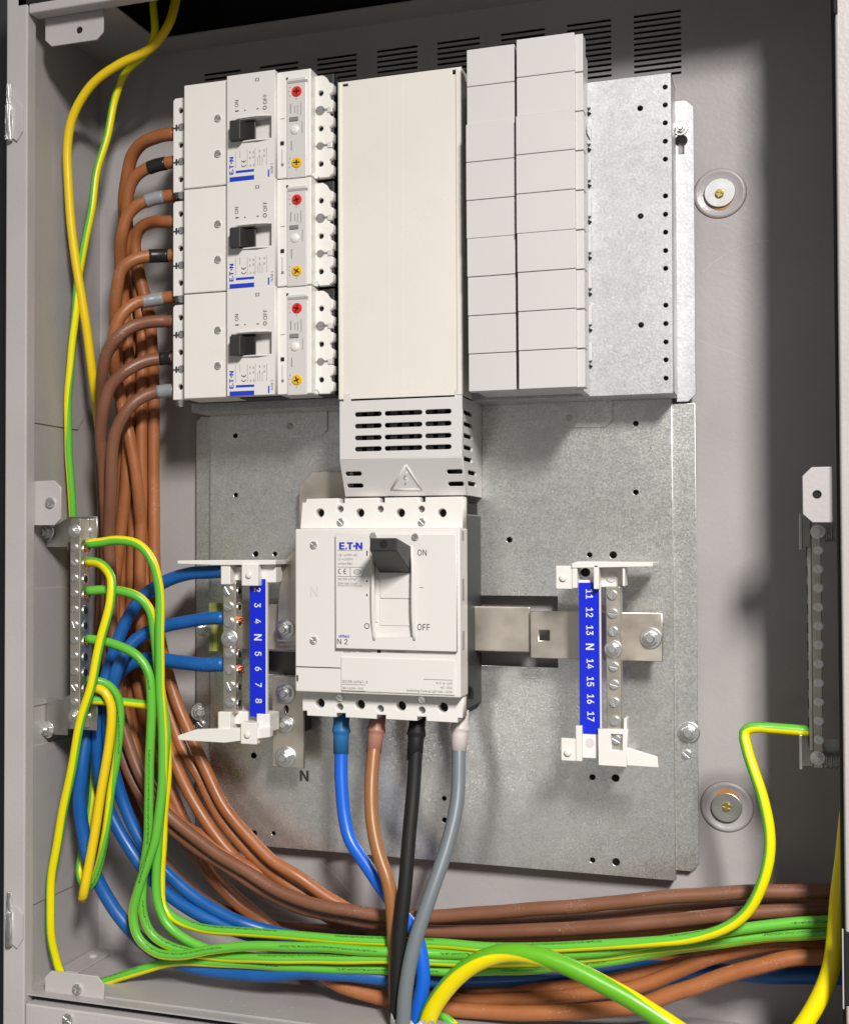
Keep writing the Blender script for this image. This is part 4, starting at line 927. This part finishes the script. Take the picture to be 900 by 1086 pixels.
# each runs from its breaker terminal, round the bend, down the left side and along the floor to the right
tails = {
 'R1': [(166, 640, .110), (172, 690, .108), (186, 740, .106), (205, 787, .102), (220, 820, .100), (237, 855, .098), (260, 884, .096), (287, 911, .094), (312, 928, .093), (340, 947, .097), (368, 964, .103), (396, 990, .112), (430, 1030, .106), (475, 1058, .092), (551, 1061, .09), (640, 1053, .09), (675, 1047, .09), (720, 1030, .09), (760, 1014, .09), (800, 1005, .09), (833, 1001, .09), (873, 1007, .09), (900, 1012, .09)],
 'R2': [(158, 640, .116), (163, 690, .114), (176, 745, .112), (193, 793, .110), (211, 824, .108), (225, 852, .106), (247, 885, .104), (273, 913, .103), (305, 938, .102), (350, 962, .107), (410, 985, .114), (458, 992, .116), (540, 992, .116), (700, 984, .116), (900, 972, .116)],
 'R3': [(148, 640, .104), (152, 690, .104), (164, 745, .103), (182, 800, .102), (199, 839, .101), (217, 869, .100), (240, 900, .100), (262, 922, .099), (300, 948, .1), (350, 974, .118), (390, 997, .122), (430, 1022, .114), (482, 1047, .104), (540, 1050.5, .102), (618, 1045, .1), (660, 1038, .1), (710, 1026, .1), (770, 1010, .1), (840, 1004, .1), (900, 1004, .1)],
 'L1': [(121, 640, .108), (123, 690, .106), (130, 740, .104), (140, 783, .103), (160, 832, .102), (190, 872, .101), (213, 887, .1), (260, 918, .099), (300, 940, .109), (350, 966, .110), (410, 990, .11), (460, 996, .112), (560, 994, .112), (700, 985, .112), (900, 975, .112)],
 'L2': [(113, 640, .100), (113, 690, .098), (118, 740, .096), (128, 795, .094), (152, 848, .093), (180, 878, .092), (205, 897, .091), (253, 928, .088), (300, 956, .087), (350, 971, .088), (410, 981, .088), (456, 988, .088), (540, 988, .088), (640, 983, .088), (710, 977, .088), (800, 968, .088), (900, 965, .088)],
 'L3': [(108, 640, .122), (106, 700, .124), (112, 760, .126), (124, 810, .128), (140, 855, .13), (173, 913, .132), (213, 953, .132), (267, 977, .13), (330, 986, .127), (400, 986, .114), (458, 982, .104), (540, 981, .101), (640, 974.5, .101), (710, 967, .101), (800, 961, .101), (900, 959, .101)],
 'L4': [(140, 640, .118), (142, 690, .119), (150, 745, .120), (166, 800, .121), (190, 860, .122), (222, 925, .122), (245, 952, .123), (275, 975, .123), (310, 1000, .12), (350, 1040, .075), (400, 1058, .07), (464, 1069, .072), (551, 1075, .074), (620, 1073, .074), (680, 1066, .074), (720, 1052, .074), (760, 1038, .075), (800, 1026, .076), (833, 1018, .077), (867, 1015, .078), (900, 1014, .078)],
 'L5': [(128, 640, .120), (132, 700, .122), (140, 760, .124), (156, 820, .126), (180, 870, .128), (215, 915, .130), (255, 955, .132), (300, 990, .134), (360, 1015, .134), (430, 1030, .134), (520, 1040, .134), (700, 1015, .134), (900, 985, .134)],
}
# short way down the left side, v 430-600, then the tail
brown([(188, 142, yT), (176, 142.5), (164, 146, .080), (150, 152.5, .085), (140, 166, .09), (134.5, 187, .095), (132, 210, .100), (133, 245, .108), (137, 300, .116), (141, 360, .118), (143, 430, .117), (143, 510, .117), (141, 590, .118)] + tails['L4'], 'brown', 'topmost brown cable leaving the upper breaker, without tape', None, .0061)
brown([(188, 171, yT), (178, 172.5), (160, 177, .078), (145, 186, .078), (137, 200, .079), (134, 222, .081), (136, 250, .088), (145, 300, .102), (151, 360, .104), (150, 430, .104), (150, 510, .104), (149, 590, .104)] + tails['R3'], 'brown', 'brown cable with black tape on the upper breaker, second from top', ('tapek', 158, 176.5))
brown([(188, 206, yT), (178, 208), (163, 210.5, .076), (147, 216.5, .072), (134.5, 230, .070), (129, 250, .071), (128, 275, .080), (131, 320, .096), (136, 370, .100), (137, 430, .101), (133, 520, .103), (124, 600, .108)] + tails['L1'], 'brown', 'brown cable with grey tape on the upper breaker, third from top', ('tapeg', 155, 175.5))
brown([(188, 235, yT), (176, 235), (161, 235.5, .086), (149, 242, .088), (143, 255, .09), (145, 278, .093), (151, 303, .096), (158, 335, .1), (161, 365, .104), (163, 420, .11), (163, 500, .112), (164, 590, .111)] + tails['R1'], 'brown', 'brown cable entering the middle breaker without tape, fourth from top')
brown([(188, 270, yT), (176, 271), (158, 271.5, .073), (141, 276, .066), (129, 286, .063), (124, 306, .063), (122, 330, .068), (123, 365, .086), (128, 420, .100), (130, 480, .112), (128, 560, .118)] + tails['L5'], 'brown', 'brown cable with black tape on the middle breaker, fifth from top', ('tapek', 161, 180.5))
brown([(188, 314, yT), (178, 315.5), (162, 318, .075), (145, 321, .066), (131, 331, .059), (123, 346, .057), (120, 372, .062), (127, 420, .088), (138, 465, .090), (146, 520, .096), (153, 590, .112)] + tails['R2'], 'brown', 'brown cable with grey tape on the middle breaker, sixth from top', ('tapeg', 155.5, 175.5))
brown([(188, 341, yT), (175, 340.5), (158, 341.5, .071), (139, 347, .060), (124, 358, .054), (114, 372, .055), (109, 396, .062), (108, 430, .078), (107, 480, .098), (109, 540, .116), (109, 600, .120)] + tails['L3'], 'brown2', 'red-brown cable without tape on the lower breaker, seventh from top')
brown([(188, 379.5, yT), (174, 380), (152, 384, .071), (131, 395, .062), (117, 411, .060), (110, 432, .062), (107, 462, .070), (110, 502, .082), (113, 560, .09), (113, 610, .098)] + tails['L2'], 'brown2', 'red-brown cable with black tape on the lower breaker, eighth from top', ('tapek', 170, 186))
brown([(188, 414, yT), (176, 414.5), (157, 418.5, .074), (138, 431, .066), (125, 452, .064), (119, 480, .066), (117.5, 520, .072), (116, 570, .084), (118, 640, .088), (122, 710, .088), (131, 770, .086), (143, 810, .085), (166, 850, .084), (195, 880, .084), (225, 902, .083), (262, 925, .081), (300, 948, .079), (350, 963, .078), (410, 971.5, .078), (458, 972.5, .078), (540, 966.5, .079), (640, 959, .080), (710, 951.5, .08), (800, 946.5, .081), (900, 946, .081)], 'brown2', 'lowest red-brown cable with grey tape on the lower breaker', ('tapeg', 166.5, 188))

cable('blue_cable', [(238, 606, .078), (222, 607, .08), (200, 609, .082), (172, 618, .082), (150, 634, .08), (136, 655, .078), (124, 683, .076), (114, 712, .073), (107, 745, .07), (103.5, 785, .070), (105, 822, .074), (112, 850, .079), (125, 879, .080), (142, 907, .080), (166, 938, .078), (200, 964, .075), (232, 980, .075), (265, 992, .078), (320, 1004, .084), (400, 1022, .095), (470, 1036, .115), (540, 1040, .13), (640, 1040, .131), (760, 1034, .131), (833, 1032, .131), (900, 1030, .131)], RBL, 'blue', 'upper blue cable into the left neutral block', 'cable', GBL)
cable('blue_cable', [(238, 655.5, .078), (220, 656, .079), (196, 659.5, .08), (172, 665, .078), (153, 673, .074), (137, 686, .068), (126, 706, .063), (119, 730, .062), (115, 760, .065), (116, 795, .07), (124, 830, .076), (133, 857, .078), (146, 886, .079), (161, 909, .079), (180, 929, .079), (204, 950, .078), (232, 967.5, .077), (262, 981, .078), (300, 992, .088), (350, 1000, .1), (410, 1006, .110), (470, 1004, .118), (560, 998, .12), (700, 1000, .12), (900, 990, .12)], RBL, 'blue', 'middle blue cable into the left neutral block', 'cable', GBL)
cable('blue_cable', [(238, 704.5, .078), (215, 705, .079), (190, 702.5, .081), (168, 699.5, .084), (150, 700, .086), (133, 708, .086), (116, 725, .082), (102, 752, .074), (92, 780, .068), (86.5, 812, .063), (85, 853, .062), (89.5, 892, .064), (102, 930, .066), (116, 957, .068), (134, 981, .070), (158, 1005, .07), (190, 1021, .066), (232, 1030, .062), (280, 1033.5, .06), (325, 1031, .06), (365, 1033, .062), (413, 1038, .066), (462, 1039.5, .085), (540, 1038, .1), (595, 1034, .112), (650, 1028, .116), (720, 1028, .117), (800, 1034, .116), (900, 1036, .116)], RBL + .0006, 'blue', 'lower blue cable from left neutral block sweeping along the floor', 'cable', GBL)

def pe(path, phase, label, r=RP, m='pe', name='earth_wire'): return cable(name, path, r, m, label, 'wire', GP, phase, 16)
pe([(92.5, 577, .039), (108, 575, .040), (124, 572.5, .041), (146, 577, .043), (161, 594, .044), (168.5, 622, .046), (169.5, 670, .045), (169.5, 721, .044), (172, 761, .043), (173, 812, .043), (170, 853, .043), (165, 889, .043), (156, 916, .043), (147, 943, .043), (141, 970, .044), (147, 995, .044), (165, 1011, .044), (190, 1013.5, .044), (222, 1008, .045), (260, 1004, .046), (320, 1004.5, .047), (380, 1008, .048), (420, 1010, .052), (470, 1012, .06), (540, 1013, .062), (600, 1012, .062), (640, 1009, .062), (700, 999, .063), (770, 988, .064), (840, 979, .066), (900, 976, .066)],
   [(0,-75),(3,-80),(5,-95),(9,-110),(11,-200),(13,-255),(14,-280),(16,-285),(18,-265),(22,-258),(30,-250)], 'green yellow wire from the top hole of the left earth bar')
pe([(92.5, 595.5, .039), (101, 596, .037), (110, 600, .033), (118.5, 613, .028), (117, 637, .025), (107.5, 675, .022), (97, 726, .020), (87, 760, .020), (79, 800, .022), (70, 845, .026), (61, 892, .031), (54, 940, .036), (53.5, 987, .040), (58, 1012, .045), (66, 1034, .050), (80, 1046, .058), (98, 1045, .06), (113, 1041, .060), (147, 1030, .060), (177, 1021.5, .060), (215, 1020, .057), (260, 1023, .056), (320, 1026, .056), (380, 1028, .058), (420, 1029, .062), (470, 1030, .068), (560, 1028, .069), (640, 1020, .070), (720, 1006, .071), (800, 996, .072), (900, 988, .072)],
   [(0,40),(4,0),(8,10),(11,-30),(13,-50),(15,0),(17,60),(20,75),(22,110),(30,110)], 'green yellow wire hanging in a long loop along the left cabinet wall')
pe([(92.5, 627, .039), (108, 625.5, .041), (124, 626, .044), (146, 633, .047), (159, 648, .050), (164.5, 675, .052), (168, 713, .053), (172, 745, .053), (176.5, 775, .053), (174.5, 805, .053), (171, 850, .053), (167.5, 900, .053), (165, 935, .054), (167, 957, .054), (177, 980, .054), (197, 996, .054), (225, 1008, .055), (270, 1016, .058), (320, 1016.5, .063), (410, 1020, .065), (470, 1022, .07), (560, 1021, .074), (640, 1016, .076), (720, 1000, .077), (800, 990, .078), (900, 982, .078)],
   [(0,-150),(2,-130),(4,-90),(6,-110),(8,-170),(16,-190),(18,-230),(25,-240)], 'green yellow wire from the third used hole of the left earth bar')
pe([(92.5, 677.5, .039), (106, 679.5, .039), (123, 684, .040), (145, 695, .041), (157.5, 713, .042), (160.5, 739, .042), (159.5, 778, .043), (158.5, 820, .044), (158, 853, .045), (157, 889, .048), (154, 914, .051), (151, 940, .051), (151.5, 970, .051), (161, 991, .051), (181, 1004, .052), (206, 1011.5, .053), (232, 1015, .054), (280, 1017, .050), (320, 1017.5, .050), (380, 1017.5, .051), (430, 1018, .056), (470, 1020, .063), (560, 1020.5, .066), (640, 1014, .067), (720, 1003, .069), (800, 994, .070), (900, 986, .070)],
   [(0,-160),(3,-200),(5,-255),(10,-262),(12,-280),(14,-290),(18,-295),(21,-297),(26,-260)], 'green yellow wire from the fourth used hole of the left earth bar')
pe([(92.5, 742, .039), (106, 743, .046), (123, 744, .054), (145, 746.5, .059), (162, 750, .060), (172, 760, .060), (177, 785, .0605), (176, 830, .061), (173, 880, .062), (170.5, 930, .0625), (172.5, 960, .062), (185, 974, .061), (215, 985, .060), (260, 989, .059), (320, 993, .058), (380, 998, .058), (430, 1000, .06), (470, 1001, .06), (520, 1005, .059), (560, 1006, .058), (640, 1002, .056), (690, 999, .054), (735, 995, .052), (768, 985, .049), (790, 969, .047), (806, 944, .045), (814.5, 912, .045), (815, 880, .047), (809, 850, .05), (800, 820, .054), (792, 792, .060), (789.5, 777, .064), (797, 771.5, .064), (815, 772, .065), (840, 774, .0655), (858, 775.5, .066)],
   [(0,60),(4,30),(6,-70),(9,-70),(11,40),(12,62),(20,65),(23,30),(26,25),(28,35),(31,30),(33,50),(35,50)], 'green yellow wire running along the floor to the right earth bar')
pe([(93, 729, .039), (101, 729.5, .040), (111, 734, .041), (117.5, 747, .042), (118, 765, .042), (114, 800, .042), (106.5, 845, .042), (99.5, 889, .043), (93.5, 922, .044), (89.5, 944, .0445), (88, 952, .0475), (89.5, 944, .0515), (93.5, 922, .0525), (99.5, 889, .0525), (106.5, 845, .0525), (114, 800, .0525), (117.5, 770, .0515)],
   [10, 0, 0, 0], 'yellow wire bent in a hairpin below the left earth bar', .0042, 'pey')
pe([(112, 640, .143), (113, 560, .143), (109, 490, .140), (103.5, 440, .112), (100.5, 418, .092), (92, 350, .078), (87, 317, .074), (78, 260, .069), (72.5, 200, .066), (72, 153, .064), (78.5, 120, .062), (97, 90, .06), (127, 67.5, .06), (160, 50, .062), (178, 27, .066), (186, 2, .072), (190, -30, .08)],
   [0, 10, 0, 0], 'mostly yellow earth wire coming down from the top opening', .0042, 'pey')
pe([(93, 721, .039), (103, 722, .041), (115, 727, .046), (124.5, 740, .050), (127.5, 762, .052), (124, 802, .052), (117, 845, .052), (111, 889, .053), (104, 921, .0565), (97, 938, .0575), (89, 938, .066), (84.5, 925, .074), (88, 900, .0785), (95, 868, .082), (99, 835, .088), (100, 800, .092), (92, 770, .092), (84, 720, .090), (80, 640, .088), (79, 580, .086), (77, 538, .080), (72.5, 475, .076), (72.5, 420, .074), (78, 350, .074), (85, 283, .074), (95, 233, .076), (103, 180, .08), (115, 140, .084), (122, 103, .086), (133, 77, .084), (157, 53, .08), (164.5, 33, .076), (162.5, 5, .074), (160, -30, .08)],
   [150, 170, 20, 100, 60, 70, -60, -70, 90, 60, 20, 10], 'thin green yellow wire crossing behind the yellow one at upper left', .0037, 'pe')
# supply cables of the main switch
def feeder(name, path, m, sm, label, vs_):
    o = cable(name, path, .0057, m, label, 'cable', 'four supply cables under the main switch', n=18)
    pts = pix(path[:2]); d = (pts[1] - pts[0]).normalized(); p0 = pts[0] - d*.004; L_ = vs_*S(p0)
    prof = [(.0068, 0), (.0068, .35*L_), (.0078, .46*L_), (.0079, .5*L_), (.0069, .53*L_), (.0066, .6*L_), (.0064, L_), (.0056, L_)]
    B().lathe(p0, d, prof, 22).done('sleeve', sm, o, True)
    return o
feeder('supply_cable', [(362, 758, .09), (361.5, 790, .088), (362, 835, .082), (364.5, 865, .078), (371, 890, .074), (386, 914, .070), (405, 942, .064), (422, 965, .056), (437, 984, .048), (446, 1013, .044), (449, 1040, .043), (444, 1068, .044), (438, 1100, .046)], 'blue2', 'bsleeve', 'bright blue supply cable under the main switch', 46)
feeder('supply_cable', [(401, 758, .09), (397, 790, .086), (393.5, 828, .074), (394.5, 870, .064), (401, 903, .056), (411, 935, .05), (416, 965, .048), (418, 1000, .049), (419, 1040, .052), (423, 1100, .055)], 'fbrown', 'bnsleeve', 'light brown supply cable under the main switch', 46)
feeder('supply_cable', [(443, 758, .09), (440.5, 790, .082), (437.5, 850, .062), (430.5, 922, .044), (424.5, 985, .036), (421.5, 1040, .033), (420, 1100, .033)], 'cblack', 'cblack', 'black supply cable under the main switch', 54)
feeder('supply_cable', [(488, 758, .09), (486.5, 790, .084), (485, 845, .066), (474, 898, .05), (454, 955, .034), (438.5, 1006, .025), (430, 1050, .022), (427, 1100, .022)], 'cgrey', 'wsleeve', 'grey supply cable with pale sleeve under the main switch', 44)
cable('earth_cable', [(449, 1100, .040), (455, 1078, .038), (468, 1054, .035), (487, 1034, .033), (512, 1017.5, .031), (541, 1011, .030), (572, 1014.5, .029), (600, 1025, .028), (650, 1050, .026), (700, 1080, .024), (735, 1104, .024)], .0072, 'peb', 'thick green yellow earth cable arching over the floor cables in front', 'cable', None, [48, 48, 52, 66, 105, 165, 220, 250], 18)
cable('earth_cable', [(900, 860, .036), (896, 900, .035), (890.5, 945, .033), (886.5, 990, .032), (880, 1030, .030), (868, 1060, .028), (850, 1090, .026), (835, 1110, .026)], .0062, 'peb', 'yellow green earth cable curving beside the right frame', 'cable', None, [0, 0, 15, 30], 16)
cable('earth_wire', [(462, 1074, .07), (470, 1078, .068), (482, 1088, .066), (492, 1100, .066)], .0036, 'pe', 'short taped green yellow end at the bottom beside the sheath', 'wire', None, [0, 200, 420], 12)
# torn sheath round the supply cables where they enter
p = W(437, 1079, .034); k = S(p); b = B(); n = 40; rings = []
for j, (rr, hh) in enumerate(((24*k, -.03), (24*k, -.004), (23.6*k, .0), (22.6*k, 0), (22.2*k, -.004), (22*k, -.03))):
    rings.append([b.bm.verts.new(p + Vector((rr*math.cos(2*math.pi*i/n), rr*.75*math.sin(2*math.pi*i/n), hh + (.0022*math.sin(i*1.7) + .0016*math.sin(i*3.1 + 1) + .001*math.sin(i*.6) if -.002 < hh else 0)))) for i in range(n)])
for a, d in zip(rings, rings[1:]):
    for i in range(n): b.bm.faces.new((a[i], a[(i + 1) % n], d[(i + 1) % n], d[i]))
for i in range(n): b.bm.faces.new((rings[-1][i], rings[-1][(i + 1) % n], rings[0][(i + 1) % n], rings[0][i]))
o = b.done('cable_sheath', 'sheath', None, True)
tag(o, 'torn grey outer sheath end around the supply cables at the bottom', 'sheath')

# specks of drilling dust and clippings lying on the cabinet floor
b = B(); rs = random.Random(3)
for _ in range(42):
    x, y, q = rs.uniform(XL + .03, XRW - .03), rs.uniform(.02, .11), rs.uniform(.0002, .0006)
    b.box(x, x + q*rs.uniform(.6, 2.2), y, y + q, ZB + .0014, ZB + .0014 + q*.6, 0)
o = b.done('floor_dust', 'paint'); o['kind'] = 'stuff'; tag(o, 'pale specks of dust and clippings on the cabinet floor', 'dust')
